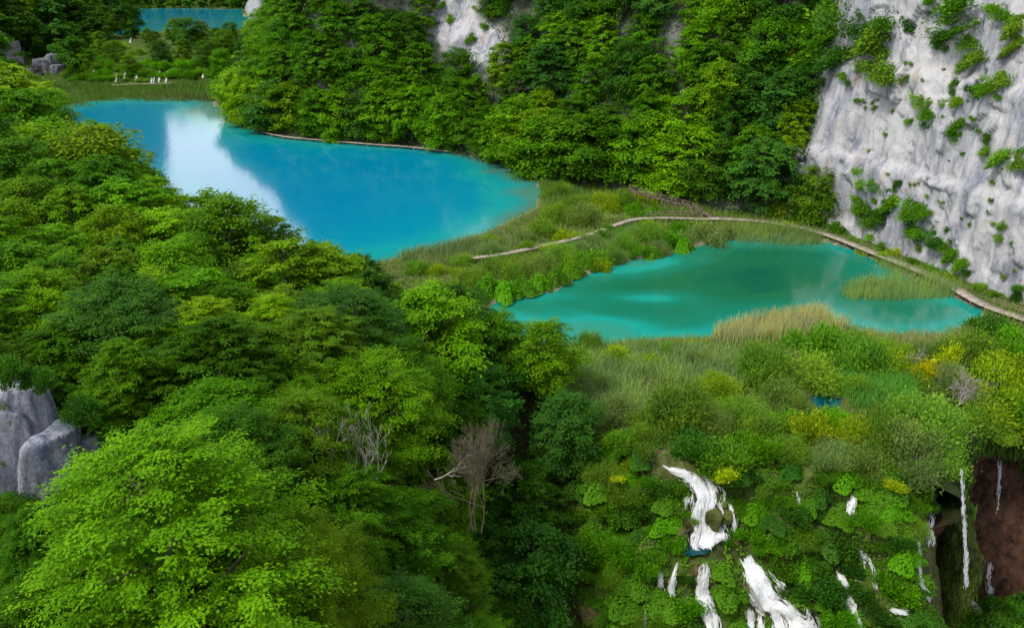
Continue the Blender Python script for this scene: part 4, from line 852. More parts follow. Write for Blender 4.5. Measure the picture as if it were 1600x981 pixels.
CAUSEWAY = [(918, 370, 20, "willow", "sage"), (938, 366, 14, "leafy", "green"), (1010, 348, 13, "leafy", "lime"), (800, 400, 12, "willow", "olive"), (872, 300, 22, "willow", "olive"), (905, 314, 26, "willow", "olive"), (945, 314, 30, "willow", "lime"), (975, 312, 24, "willow", "olive"), (872, 330, 28, "willow", "olive"), (912, 336, 26, "willow", "brownish"), (845, 356, 26, "willow", "olive"), (815, 362, 16, "willow", "sage"), (884, 364, 24, "leafy", "lime"), (1000, 322, 22, "leafy", "vivid"), (1010, 308, 18, "leafy", "lime"), (765, 372, 14, "leafy", "lime"), (770, 388, 20, "willow", "sage"), (720, 402, 20, "willow", "olive"), (690, 415, 20, "willow", "lime"), (785, 418, 32, "willow", "olive"), (835, 412, 32, "willow", "brownish"), (880, 396, 26, "willow", "olive"), (928, 398, 28, "leafy", "green"), (975, 378, 28, "willow", "olive"), (1010, 366, 30, "willow", "olive"), (1045, 370, 26, "leafy", "vivid"), (1066, 352, 20, "leafy", "vivid"), (1096, 366, 30, "willow", "sage"), (1120, 360, 26, "willow", "sage"), (962, 402, 20, "willow", "brownish"), (935, 412, 18, "leafy", "lime"), (1000, 392, 20, "leafy", "green"), (1030, 388, 16, "willow", "sage"), (735, 430, 26, "willow", "olive"), (700, 445, 24, "leafy", "green"), (940, 342, 22, "willow", "sage"), (905, 385, 16, "willow", "sage"), (830, 385, 16, "willow", "olive"), (955, 358, 18, "leafy", "green"), (650, 415, 18, "willow", "olive"), (860, 388, 18, "leafy", "lime")]
for a in CAUSEWAY: bush(*a, r, "causeway", tall=r.uniform(.75, 1.05))
for px, py, rp, cl in ((762, 446, 26, "vivid"), (790, 452, 24, "vivid"), (815, 446, 22, "green"), (842, 440, 22, "vivid"), (868, 432, 20, "green"), (890, 420, 20, "vivid"), (915, 410, 16, "green"), (745, 462, 22, "deep"), (1066, 384, 18, "vivid"), (1020, 396, 14, "green")):
    bush(px, py, rp, "broad", cl, r, "causeway", tall=1.2)
# broad leaves and bushes all over the cascade slope
cand = np.concatenate([r.uniform([870, 672], [1490, 1010], (2600, 2)), r.uniform([1440, 925], [1640, 1010], (300, 2))]); kept = []
def near_fall(px, py, m): return any(np.any(np.hypot(q[:, 0] - px, (q[:, 1] - py)) < q[:, 2] * .5 + m) for q in FALLPX)
lim = lambda x: np.interp(x, [870, 905, 950, 1100, 1430, 1470, 1500], [690, 690, 705, 735, 745, 800, 930]) if x < 1500 else 940 + (x - 1500) * .12
for px, py in cand:
    if py < lim(px) + 2 or (px < 880 + (py - 690) * .18): continue
    if px > 1430 and py < 925: continue
    if kept and np.min(np.sum((np.array(kept) - [px, py]) ** 2, 1)) < 23 ** 2: continue
    rp = r.uniform(15, 30)
    if near_fall(px, py, rp * .62): continue
    kept.append((px, py)); k = r.uniform()
    bush(px, py, rp, "broad" if k < .36 else "leafy" if k < .7 else "sedge" if k < .92 else "willow", ("vivid", "green", "vivid", "green", "deep", "green", "deep", "vivid")[r.integers(8)] if k < .92 else "olive", r, "cascade", base=False, tall=r.uniform(.8, 1.2), sink=.1)
# plants holding on to the white cliff
CLIFFPX = [(1262, 30, 26, "leafy", "green"), (1300, 22, 34, "leafy", "green"), (1335, 30, 28, "leafy", "deep"), (1290, 62, 30, "leafy", "green"), (1256, 70, 22, "leafy", "lime"), (1318, 84, 24, "leafy", "deep"), (1352, 70, 20, "leafy", "olive"), (1375, 48, 28, "leafy", "olive"), (1400, 28, 22, "leafy", "deep"), (1370, 90, 26, "leafy", "olive"), (1388, 112, 24, "leafy", "olive"), (1350, 105, 14, "rough", "green"), (1480, 20, 34, "leafy", "green"), (1500, 44, 26, "leafy", "green"), (1470, 52, 20, "leafy", "deep"), (1515, 62, 18, "rough", "green"), (1560, 20, 18, "rough", "green"), (1590, 45, 22, "leafy", "olive"), (1592, 70, 18, "rough", "olive"), (1530, 88, 20, "rough", "olive"), (1505, 105, 13, "rough", "olive"), (1565, 120, 20, "leafy", "olive"), (1545, 135, 16, "rough", "green"), (1525, 140, 16, "rough", "deep"), (1440, 158, 16, "rough", "olive"), (1450, 178, 18, "leafy", "green"), (1452, 200, 14, "leafy", "deep"), (1500, 160, 12, "rough", "olive"), (1505, 195, 16, "leafy", "green"), (1488, 215, 12, "leafy", "green"), (1535, 215, 14, "rough", "green"), (1545, 235, 14, "rough", "olive"), (1572, 245, 18, "rough", "olive"), (1595, 255, 16, "rough", "olive"), (1345, 158, 6, "rough", "olive"), (1318, 118, 7, "rough", "olive"), (1405, 285, 9, "rough", "deep"), (1350, 280, 16, "rough", "olive"), (1372, 300, 18, "leafy", "green"), (1345, 318, 20, "leafy", "green"), (1352, 345, 18, "leafy", "green"), (1375, 335, 16, "leafy", "deep"), (1368, 365, 14, "leafy", "green"), (1380, 385, 12, "leafy", "green"), (1400, 318, 16, "leafy", "green"), (1425, 322, 18, "leafy", "green"), (1448, 330, 12, "leafy", "green"), (1418, 345, 12, "rough", "deep"), (1440, 360, 16, "leafy", "green"), (1462, 372, 16, "leafy", "deep"), (1480, 385, 14, "leafy", "green"), (1492, 400, 14, "leafy", "green"), (1508, 412, 14, "leafy", "green"), (1515, 425, 8, "leafy", "deep"), (1432, 385, 9, "rough", "olive"), (1565, 352, 8, "rough", "olive"), (1562, 372, 8, "rough", "olive"), (1300, 345, 24, "leafy", "green"), (1262, 335, 26, "leafy", "green"), (1285, 310, 20, "leafy", "green"), (1225, 330, 26, "leafy", "lime"), (1320, 362, 12, "rough", "deep")]
for a in CLIFFPX:
    bush(a[0], a[1], a[2] * (1.45 if a[1] < 115 and a[0] < 1410 else 1.1), "tussock", a[4], r, "cliff", base=False, sink=.3, stand=.8)
    if a[2] > 15:
        for _ in range(2): bush(a[0] + r.normal(0, a[2] * .8), a[1] + r.normal(0, a[2] * .7), a[2] * r.uniform(.25, .5), "rough", a[4], r, "cliff", base=False, sink=.3, stand=.8)
for _ in range(46):        # small tufts in the cracks
    px, py = r.uniform(1330, 1600), r.uniform(90, 440)
    if py > 330 and px < 1420: continue
    bush(px, py, r.uniform(2.5, 6), "rough", ("olive", "green", "brownish")[r.integers(3)], r, "tuft", base=False, sink=.25, stand=.8, name="rock_tuft")
for px, py, rp, cl in ((1345, 398, 8, "lime"), (1378, 404, 9, "lime"), (1398, 396, 10, "yellow"), (1425, 412, 10, "green"), (1450, 424, 9, "green"), (1468, 430, 11, "green"), (1485, 436, 10, "lime"), (1530, 452, 10, "olive"), (1555, 460, 9, "green"), (1590, 470, 14, "deep"), (1595, 458, 10, "green"), (1330, 380, 10, "olive"), (1310, 360, 14, "green"), (1280, 352, 12, "deep")):
    bush(px, py, rp, "leafy", cl, r, "pathside", base=False)
for px, py, rp, cl in ((700, 30, 10, "olive"), (735, 60, 12, "green"), (760, 40, 10, "green"), (680, 70, 9, "olive"), (720, 95, 12, "green"), (770, 90, 12, "green"), (400, 40, 8, "green"), (480, 40, 10, "olive"), (690, 8, 9, "green"), (745, 15, 9, "olive")):
    bush(px, py, rp, "rough", cl, r, "slab", base=False, sink=.3, stand=.6)
for (px, py, y, R_, lab) in ((8, 596, 52.5, 1.5, "dark green bush overhanging the top of the grey crag"), (62, 606, 53, 1.2, "dark green bush on the shoulder of the grey crag"), (128, 655, 53, 1.3, "dark green bush leaning against the side of the grey crag"), (30, 800, 51, 1.3, "dark green bush at the foot of the grey crag"), (118, 790, 51, 1.3, "dark green bush below the edge of the grey crag")):
    st, fo = BUSH["leafy"][r.integers(4)]; put("leafy_bush", (("stems", st), ("foliage", fo)), on_ray(px, py, y), (R_, R_, R_), r.uniform(0, 6.28), (*BCOL["deep"], 1), (0, 0), what="bush", zone="near", label=lab, cat="bush")
# far terrace bushes
for px, py, rp, cl in ((145, 108, 9, "olive"), (165, 104, 9, "vivid"), (120, 112, 8, "vivid"), (230, 102, 9, "vivid"), (250, 106, 9, "vivid"), (270, 102, 10, "green"), (290, 106, 9, "vivid"), (310, 104, 9, "green"), (205, 112, 8, "vivid"), (225, 116, 7, "green"), (275, 118, 8, "vivid"), (300, 118, 8, "green"), (160, 118, 7, "vivid"), (108, 104, 8, "green"), (130, 120, 7, "green"), (320, 112, 8, "olive"), (190, 108, 6, "olive"), (270, 82, 8, "sage"), (215, 86, 9, "olive"), (180, 76, 10, "olive"), (155, 72, 10, "olive"), (150, 90, 10, "green"), (240, 118, 6, "vivid"), (170, 92, 8, "green")):
    bush(px, py, rp * 1.5, "leafy", cl, r, "terrace", base=False, tall=.75)
cand = r.uniform([96, 90], [336, 128], (900, 2)); kept = []
TP_ = np.array([(92, 126), (112, 102), (200, 90), (330, 94), (338, 122), (250, 126), (180, 126)])
for px, py in cand:
    if poly_sd(np.array([px]), np.array([py]), TP_)[0] > 0 or (kept and np.min(np.sum((np.array(kept) - [px, py]) ** 2, 1)) < 11 ** 2) or near_fall(px, py, 2): continue
    kept.append((px, py)); bush(px, py, r.uniform(7, 11), "leafy", ("vivid", "green", "vivid", "olive")[r.integers(4)], r, "terrace", base=False, tall=.6)
for a in ((1442, 772, 20, "leafy", "green"), (1452, 800, 14, "leafy", "deep"), (1436, 800, 16, "leafy", "green")): bush(*a, r, "cascade", base=False, fwd=.8)
# yellow flowering and lime bushes that stand out
for px, py, rp, tall, lab in ((1137, 742, 17, 1.0, "rounded yellow flowering bush beside the white cascade"), (1446, 578, 15, 1.6, "yellow leaved sapling among grey bushes near the cliff path"), (1481, 565, 13, 2.1, "tall slim yellow leaved sapling nearest the cliff path"), (1402, 755, 13, .8, "low yellow bush at the top of the leafy slope"), (1535, 602, 9, .8, "small yellow tuft beside the leafless grey branches"), (965, 745, 9, .6, "low yellow tuft on the bank above the cascades")):
    bush(px, py, rp, "rough", "yellow", r, "yellow", tall=tall, name="yellow_bush", label=lab, fwd=2.5)
bush(1263, 676, 34, "leafy", "lime", r, "yellow", tall=1.3, label="large bright yellow-green bush above the cascade slope")
bush(974, 718, 20, "leafy", "lime", r, "yellow", tall=1.6, label="slim yellow-green bush at the edge of the near trees")

# ------------------------------------------------------------------ leafless trees and dead branches
def dead(px, py, y, mesh, label, rot=0.0, tilt=(0, 0), name="dead_tree"):
    p = on_ray(px, py, y) if y else hit(px, py)[0]; o = add_obj(name, mesh, None, tuple(p)); o.rotation_euler = (tilt[0], tilt[1], rot)
    THINGS.append(dict(obj=o, loc=p, what="dead", label=label, cat="tree" if name == "dead_tree" else "branch")); return o
dead(550, 790, 55, branch_tree(601, 8.5, 4, 3, .22, .055, 5), "pale leafless tree with several thin upright stems")
dead(738, 820, 61, branch_tree(602, 10.0, 5, 5, .34, .06, 4, M_GREYTWIG, .012), "broad brownish leafless tree with a haze of fine twigs")
dead(690, 745, 60, branch_tree(603, 5.5, 4, 3, .5, .06, 1), "pale fallen branch lying below the leafless tree", .4, (.2, 1.25), "fallen_branch")
dead(1386, 672, None, branch_tree(604, 4.0, 3, 3, .45, .10, 1), "short bare pale trunk standing among the bushes", .3, (.0, .12))
dead(1490, 640, None, branch_tree(605, 6.5, 5, 4, .6, .09, 3), "tangle of bare grey branches over the brown hollow", 1.2, (.3, .5))
dead(1420, 580, None, branch_tree(606, 5.0, 4, 4, .5, .06, 2), "leafless grey bush beside the yellow saplings", 2.2, (.0, -.5))
dead(1540, 612, None, branch_tree(607, 4.0, 4, 4, .5, .06, 2), "leafless grey bush at the edge of the brown hollow", .2, (.0, .4))
dead(1345, 905, None, branch_tree(609, 5.0, 3, 3, .35, .05, 1), "bare white twig reaching out over the dark hollow", .0, (.1, 1.3), "dead_branch")

# ------------------------------------------------------------------ reeds, grass, ground cover
def in_poly(polypx, n, r):
    P = np.array(polypx, float); x = r.uniform(P[:, 0].min(), P[:, 0].max(), n * 3); y = r.uniform(P[:, 1].min(), P[:, 1].max(), n * 3)
    m = poly_sd(x, y, P) < r.normal(0, 3, n * 3); return x[m][:n], y[m][:n]
def land(px, py, lev):
    d = np.stack([(px - 800) / FPX, CT - (py - 490.5) / FPX * ST, -(ST + (py - 490.5) / FPX * CT)], 1); k = (lev - CAM_Z) / d[:, 2]; return d[:, 0] * k, d[:, 1] * k
def reeds(polypx, n, H, W, colour, seed, label, lev=0.5, lean=.2, name="reed_bed", foot=None):
    r = np.random.default_rng(seed); x, y = land(*in_poly(polypx, n, r), lev); z = terrain_h(x, y); z = np.maximum(z, (lev if foot is None else foot) - .6) - .05
    P = np.stack([x, y, z], 1); c = fbm(P * np.array([.3, .3, 0]), 3, seed + 40); P = P[c > -.28 + r.normal(0, .12, len(c))]
    V, F, t = blades(P, H, W, lean, seed)
    o = add_obj(name, mk_mesh(name, V, F, M_BLADE, False, {"tint": t}), kind="stuff", label=label, category="reeds"); o.color = (*colour, 1); return o
TAN, REED, GREYR, GRASS, OLV = (0.36, 0.36, 0.18), (0.165, 0.26, 0.06), (0.195, 0.305, 0.105), (0.10, 0.29, 0.035), (0.19, 0.26, 0.045)
reeds([(1308, 452), (1340, 440), (1400, 436), (1470, 448), (1494, 462), (1450, 471), (1330, 471)], 5200, 2.0, .07, (0.19, 0.29, 0.085), 701, "reed bed standing in the teal lake below the cliff path", 0.0, .12)
reeds([(1335, 392), (1400, 418), (1470, 445), (1500, 462), (1440, 448), (1360, 424)], 2600, 1.6, .06, REED, 702, "thin reeds along the water side of the cliff path", 0.0)
reeds([(1112, 527), (1180, 503), (1270, 490), (1296, 503), (1330, 518), (1250, 534), (1150, 545)], 6500, 2.1, .07, TAN, 703, "dry straw coloured reeds on the near shore of the teal lake", .1, .14)
reeds([(1122, 362), (1180, 356), (1260, 366), (1318, 384), (1250, 382), (1150, 376)], 4200, 1.8, .07, (0.17, 0.25, 0.065), 704, "green reeds along the back shore of the teal lake", .2, .12)
reeds([(875, 562), (960, 545), (1110, 545), (1200, 565), (1185, 600), (1060, 640), (960, 655), (900, 625)], 15000, 1.5, .075, GREYR, 705, "pale grey-green reed field on the flat barrier", .6, .3)
reeds([(1290, 592), (1350, 566), (1430, 590), (1432, 640), (1340, 642)], 5200, 1.4, .07, GRASS, 706, "patch of fresh green tall grass among the bushes", .6, .3, "tall_grass")
reeds([(622, 402), (760, 372), (806, 378), (705, 408), (640, 420)], 3800, 1.5, .08, (0.17, 0.23, 0.095), 707, "grey-green reeds fringing the blue lake", 1.6, .2)
reeds([(842, 292), (900, 300), (935, 315), (850, 322)], 3600, 1.9, .08, (0.10, 0.19, 0.04), 708, "tall green reeds at the corner of the blue lake", 1.6, .15)
reeds([(110, 130), (240, 133), (330, 130), (334, 158), (230, 155), (150, 158)], 9000, 2.2, .16, (0.085, 0.165, 0.025), 709, "broad green reed bed at the far end of the blue lake", 1.7, .12)
reeds([(40, 118), (130, 124), (165, 160), (100, 170)], 3600, 2.0, .16, (0.085, 0.17, 0.03), 714, "reeds at the foot of the far brown path", 1.7, .12)
reeds([(225, 148), (334, 146), (336, 159), (225, 156)], 2600, 1.6, .16, (0.12, 0.13, 0.06), 710, "brownish reeds at the water's edge of the far bed", 1.7, .12)
reeds([(815, 545), (940, 540), (1000, 530), (1110, 530), (1110, 546), (900, 562)], 4200, 1.1, .07, OLV, 711, "olive grass fringe on the near shore of the teal lake", .5, .3, "shore_grass")
reeds([(1330, 520), (1400, 530), (1530, 518), (1540, 540), (1400, 552), (1330, 545)], 3800, 1.5, .06, (0.27, 0.29, 0.12), 712, "pale reeds along the near shore below the cliff path's end", .4, .2)
reeds([(830, 398), (985, 350), (1010, 362), (930, 392), (850, 408)], 3800, 1.3, .07, (0.13, 0.23, 0.07), 713, "grass and reeds beside the causeway boardwalk", 1.2, .25)
reeds([(760, 408), (850, 393), (945, 368), (1000, 352), (1008, 360), (950, 380), (850, 402), (765, 416)], 2600, 1.1, .07, (0.15, 0.25, 0.05), 715, "grass along the teal side of the causeway boardwalk", 1.0, .3, "shore_grass")
r = np.random.default_rng(720); x = r.uniform(-30, 84, 90000); y = r.uniform(78, 215, 90000)
px, py = to_px(x, y, 0.5); m = (px < 1640) & (line_sd(x, y, SL[::-1]) < 2) & (y > edge_y(x) - 1) & (poly_sd(x, y, LAKE1) > .3) & (poly_sd(x, y, LAKE2) > .3) & (poly_sd(x, y, POND_A) > .3)
wd = line_sd(x, y, BW); m &= wd < 0
x, y = x[m], y[m]; P = np.stack([x, y, terrain_h(x, y) - .05], 1); V, F, t = blades(P, .95, .10, .4, 721)
o = add_obj("meadow_grass", mk_mesh("meadow_grass", V, F, M_BLADE, False, {"tint": t}), kind="stuff", label="rough grass and sedge covering the flat barrier between the lakes", category="grass"); o.color = (0.125, 0.228, 0.026, 1)
# leaf carpet over the tufa slope, kept off the water
r = np.random.default_rng(730); ii = r.integers(0, len(BVf), 60000); P = BVf[ii] + r.normal(0, .12, (60000, 3)); px, py = to_px(P[:, 0], P[:, 1], P[:, 2]); 
m = fbm(P / 2.4, 3, 731) > -.16; m &= (px > 840) & (px < 1640) & (py < 1080); FQ = np.concatenate(FALLPX)
for i0 in range(0, len(FQ), 1): m &= ~(((px - FQ[i0, 0]) ** 2 + (py - FQ[i0, 1]) ** 2) < (FQ[i0, 2] * .5) ** 2)
P = P[m]; v = -norm(P - [0, 0, CAM_Z]); Nrm = norm(np.array([-.05, -.8, .6]) + np.zeros_like(P))
carpet("leaf_carpet", P, Nrm, .26, (0.088, 0.215, 0.010, 1), 733, "carpet of small bright leaves over the tufa slope", "plants", .35)
# moss hanging from the lip of the hollow
r = np.random.default_rng(740); ii = np.nonzero((CVf[:, 2] > -5.5 - 4 * (fbm(CVf / 3.5, 2, 747) > .12)) & (CVf[:, 2] < .5) & (CVf[:, 0] > 44))[0]; ii = ii[r.integers(0, len(ii), 16000)]
P = CVf[ii] + r.normal(0, .2, (len(ii), 3)); P = P[fbm(P * np.array([.3, .3, .12]), 3, 741) > -.22]
fdir = norm(np.array([56, 78, 0]) - P * [1, 1, 0]); P = P + fdir * r.uniform(.05, .5, (len(P), 1))
V, F, t = blades(P, 1.5, .14, .10, 742); Vb = V.reshape(-1, 4, 3); Vb[:, 2:, 2] = 2 * P[:, None, 2] - Vb[:, 2:, 2]
o = add_obj("hanging_moss", mk_mesh("hanging_moss", Vb.reshape(-1, 3), F, M_BLADE, False, {"tint": t}), kind="stuff", label="curtain of green moss hanging from the lip of the brown hollow", category="moss"); o.color = (0.05, 0.115, 0.012, 1)
# tongue of moss under the tall fall
q = on_ray(1494, 895, 81.5); b_ = boulder("moss_mound", q, (1.7, 2.6, 5.8), M_TUFA_B, 745, 5, .55, .3, label="tall mossy hump at the foot of the free fall", cat="moss mound")
nv = np.array([v.co[:] for v in b_.data.vertices]); k = r.integers(0, len(nv), 7000); Pm = nv[k] + q + r.normal(0, .06, (7000, 3)); V, F, t = blades(Pm, .7, .10, .22, 746); Vb = V.reshape(-1, 4, 3); Vb[:, 2:, 2] = 2 * Pm[:, None, 2] - Vb[:, 2:, 2]
me = mk_mesh("moss", Vb.reshape(-1, 3) - q, F, M_BLADE, False, {"tint": t}); c_ = add_obj("moss", me, b_, kind="stuff"); c_.color = (0.075, 0.135, 0.012, 1)
b_.rotation_euler = (0, 0, 0)

# ------------------------------------------------------------------ boardwalks
def boardwalk(pts, width, label, plank=.30, gap=.04, rail=None, mat=None, name="boardwalk", posts=True):
    """pts are (px, py, deck height)"""
    W = np.array([(*at_level(a, b, c), c) for a, b, c in pts]); W = resample(smooth_line(W, 2), plank)
    T = np.gradient(W, axis=0); T[:, 2] *= .6; T = norm(T); S = norm(np.cross(T, [0, 0, 1.0])); ps = []; r = np.random.default_rng(int(abs(W[0, 0] * 10)))
    for c, t, s in zip(W, T, S):
        w = width * r.uniform(.96, 1.05); a = c - s * w / 2; b = c + s * w / 2; dz = np.array([0, 0, r.normal(0, .012)]); ps.append(bar(a + dz, b + dz, plank - gap, .06))
    e = empty(name, tuple(W[len(W) // 2])); base = W[len(W) // 2]
    def part(nm, ls, m, **k): V, F = join(ls); return add_obj(nm, mk_mesh(nm, V - base, F, m), e, **k)
    part("deck", ps, mat or M_DECK, kind="stuff")
    for sg in (-1, 1): part("beam", [bar(W[i] + S[i] * sg * width * .36 - [0, 0, .13], W[min(i + 4, len(W) - 1)] + S[min(i + 4, len(W) - 1)] * sg * width * .36 - [0, 0, .13], .12, .16) for i in range(0, len(W) - 1, 4)], M_RAIL)
    if posts:
        for i in range(4, len(W) - 2, 9):
            for sg in (-1, 1):
                p = W[i] + S[i] * sg * width * .42; part("post", [bar(p - [0, 0, 1.5], p - [0, 0, .1], .14, .14)], M_RAIL)
    if rail:
        i0, i1, sg = rail; i0 = int(i0 * (len(W) - 1)); i1 = int(i1 * (len(W) - 1)); idx = list(range(i0, i1, 7))
        for j in idx: p = W[j] + S[j] * sg * width * .5; part("rail_post", [bar(p - [0, 0, .3], p + [0, 0, 1.1], .12, .12)], M_RAIL)
        for hgt in (1.05, .6): part("rail", [bar(W[a] + S[a] * sg * width * .5 + [0, 0, hgt], W[b] + S[b] * sg * width * .5 + [0, 0, hgt], .09, .09) for a, b in zip(idx[:-1], idx[1:])], M_RAIL)
    THINGS.append(dict(obj=e, loc=base, what="walk", label=label, cat="boardwalk")); return e
boardwalk([(740, 403, 1.75), (790, 396, 1.7), (835, 387, 1.6), (880, 377, 1.6), (930, 364, 1.6), (965, 350, 1.6), (990, 342, 1.6), (1030, 340, 1.5), (1075, 341, 1.45), (1108, 342, 1.4)], 1.25, "pale wooden boardwalk crossing the bushy causeway between the lakes", rail=(.78, 1.0, -1))
boardwalk([(1108, 341, 1.4), (1150, 342, 1.2), (1200, 346, 1.1), (1250, 354, 1.0), (1300, 368, .9), (1350, 388, .9), (1400, 408, .9), (1450, 428, .9), (1488, 446, .9), (1515, 464, .9), (1550, 481, .9), (1600, 497, .9), (1680, 525, .9)], 2.0, "long curving boardwalk at the foot of the white cliff", rail=(.83, .98, -1))
boardwalk([(985, 297, 5.0), (1020, 308, 4.2), (1060, 318, 3.2), (1095, 328, 2.2), (1112, 338, 1.5)], 1.1, "railed wooden stairway coming down out of the dark trees", rail=(0, 1, 1), mat=M_RAIL)
boardwalk([(386, 186, 2.0), (392, 196, 2.0), (410, 206, 2.0), (440, 213, 2.0), (480, 217, 2.0), (530, 221, 2.0), (590, 226, 2.0), (640, 229, 2.0), (700, 236, 2.0)], 1.7, "wooden boardwalk hugging the foot of the wooded point", plank=.5)
boardwalk([(176, 133, 2.6), (200, 132, 2.6), (225, 131, 2.6), (246, 131, 2.6), (268, 130, 2.6)], 1.8, "short straight boardwalk under the far cascades", plank=.6)
boardwalk([(90, 98, 6.0), (84, 106, 4.5), (80, 113, 3.0), (90, 121, 2.4), (104, 124, 2.4)], 2.4, "brown path winding down below the dark far wood", plank=.6, mat=M_DIRT, name="footpath", posts=False)

# ------------------------------------------------------------------ labels: say which one
NEARBY = {
 "near": [(290, 790, "in the sunlit front of the near bank"), (110, 900, "below the large grey crag"), (60, 520, "just above the large grey crag"), (60, 380, "high on the near bank at the picture's edge"), (90, 230, "at the upper end of the near bank"), (190, 170, "overhanging the far corner of the blue lake"), (280, 260, "in front of the white sky reflection"), (390, 310, "at the tip of the near bank by the blue lake"), (240, 400, "in the middle of the near bank below the lake tip"), (420, 450, "in the heart of the near wood"), (520, 380, "beside the near end of the blue lake"), (620, 430, "at the near end of the causeway"), (770, 500, "beside the near corner of the teal lake"), (600, 560, "in the wood above the pale leafless stems"), (420, 620, "behind the brightest foreground tree"), (560, 700, "around the pale leafless stems"), (700, 640, "beside the brownish leafless tree"), (840, 640, "at the edge of the reed field"), (620, 840, "below the dark boulder"), (780, 800, "in the shady hollow below the leafless tree"), (880, 800, "next to the cascades"), (500, 930, "at the bottom beside the brightest tree"), (740, 940, "at the bottom of the shady hollow"), (20, 960, "in the bottom corner of the near bank"), (300, 560, "on the slope between crag and lake"), (20, 130, "at the top of the near bank below the far crag")],
 "wall": [(350, 110, "on the outer edge of the wooded point"), (360, 30, "above the wooded point beside the far lake"), (430, 150, "above the boardwalk on the wooded point"), (400, 80, "below the first narrow white crag"), (330, 60, "at the far end of the wooded slope"), (470, 40, "beside the second narrow white crag"), (470, 115, "below the second narrow white crag"), (540, 180, "at the water on the wooded slope past the boardwalk"), (540, 80, "midway up the slope behind the wooded point"), (590, 20, "beside the left edge of the pale rock slab"), (640, 170, "at the water below the pale rock slab"), (650, 110, "just below the pale rock slab"), (800, 40, "past the far edge of the pale rock slab"), (750, 190, "at the water near the middle of the wooded slope"), (830, 130, "midway up the middle of the wooded slope"), (860, 240, "above the corner of the blue lake"), (960, 250, "above the causeway reeds"), (940, 60, "high on the wooded slope above the causeway"), (980, 150, "midway up the slope above the causeway"), (1080, 260, "beside the railed stairway"), (1090, 60, "high on the slope above the stairway"), (1100, 150, "midway up the slope above the stairway"), (1190, 280, "above the start of the cliff boardwalk"), (1200, 60, "high beside the white cliff"), (1210, 170, "midway up beside the white cliff"), (1290, 320, "at the foot of the white cliff")],
 "farhill": [(30, 20, "high in the dark far wood"), (40, 70, "above the grey crag of the far wood"), (120, 20, "at the top middle of the dark far wood"), (130, 70, "low in the dark far wood"), (190, 20, "at the edge of the dark far wood by the far lake"), (110, 100, "at the foot of the dark far wood")],
 "terrace": [(160, 90, "on the near side of the far terrace"), (240, 70, "in front of the far lake"), (310, 60, "in the tree clump before the far lake"), (350, 90, "on the far terrace beside the wooded point"), (220, 110, "above the small far cascades"), (300, 108, "on the terrace edge beside the lone far cascade")],
 "plateau": [(900, 570, "at the near corner of the teal lake"), (920, 630, "on the reed field beside the near wood"), (1030, 640, "above the top lip of the cascade"), (1040, 550, "on the near shore of the teal lake"), (1130, 600, "in the middle of the flat barrier"), (1220, 580, "behind the dry straw reeds"), (1180, 680, "above the broad cascade"), (1290, 620, "beside the small dark pool"), (1300, 540, "on the shore behind the pool"), (1350, 690, "on the brink of the leafy slope"), (1400, 560, "on the shore beside the yellow saplings"), (1450, 690, "on the brink of the brown hollow"), (1500, 560, "between the yellow saplings and the lake"), (1570, 520, "at the end of the cliff boardwalk"), (1570, 620, "above the brown hollow")],
 "causeway": [(890, 310, "at the corner of the blue lake"), (960, 320, "below the railed stairway"), (860, 350, "between the boardwalk and the blue lake"), (770, 385, "at the start of the causeway boardwalk"), (690, 415, "at the near end of the causeway"), (790, 440, "on the teal shore below the start of the boardwalk"), (880, 410, "between the boardwalk and the teal lake"), (960, 390, "on the teal shore midway along the causeway"), (1030, 370, "below the boardwalk junction"), (1100, 365, "at the far end of the causeway")],
 "cascade": [(920, 740, "at the edge of the near wood above the cascades"), (1000, 740, "on the bank short of the cascade lip"), (960, 830, "on the leafy bank beside the near wood"), (1010, 900, "below the bank beside the crooked fall"), (940, 950, "at the bottom next to the near wood"), (1060, 790, "on the bank of the broad cascade"), (1160, 760, "beside the yellow bush"), (1180, 830, "on the mound past the broad cascade"), (1140, 920, "between the tall narrow fall and the fan shaped fall"), (1060, 950, "below the crooked fall"), (1240, 780, "high on the leafy slope below the lime bush"), (1330, 770, "high on the leafy slope around the tiny fall"), (1260, 880, "in the middle of the leafy slope"), (1270, 950, "beside the white chute"), (1340, 860, "above the thin curved veil"), (1400, 780, "at the top of the slope beside the hollow"), (1400, 880, "on the slope beside the dark hollow"), (1380, 960, "low on the slope beside the bent fall"), (1460, 960, "at the foot of the brown hollow")],
 "cliff": [(1265, 45, "at the wooded rim of the white cliff"), (1320, 50, "in the upper hanging thicket of the white cliff"), (1380, 90, "beside the tall pillar of the white cliff"), (1490, 40, "in the big hanging thicket at the cliff top"), (1585, 60, "at the cliff top edge"), (1550, 130, "on the broken ledges high on the cliff"), (1450, 185, "in the green streak halfway up the cliff"), (1500, 200, "on the mid cliff past the green streak"), (1570, 245, "halfway up the cliff near its outer end"), (1355, 320, "in the thicket at the inner foot of the cliff"), (1370, 375, "in the cleft just above the cliff boardwalk"), (1425, 330, "at the start of the slanting green ledge"), (1470, 380, "midway down the slanting green ledge"), (1510, 415, "at the lower end of the slanting green ledge"), (1260, 330, "on the scree below the last wood trees"), (1560, 360, "on the smooth lower cliff")],
}
NEARBY["backshore"] = [(230, 8, "behind the far lake beside the dark wood"), (300, 8, "in the middle of the far lake's back shore"), (365, 8, "on the far lake's back shore near the white crag")]; NEARBY["tuft"] = NEARBY["cliff"]; NEARBY["pathside"] = [(1300, 358, "where the cliff boardwalk leaves the wood"), (1350, 395, "beside the first bend of the cliff boardwalk"), (1400, 402, "beside the middle of the cliff boardwalk"), (1460, 430, "below the slanting ledge beside the boardwalk"), (1540, 455, "beside the outer bend of the boardwalk"), (1592, 465, "at the outer end of the boardwalk")]
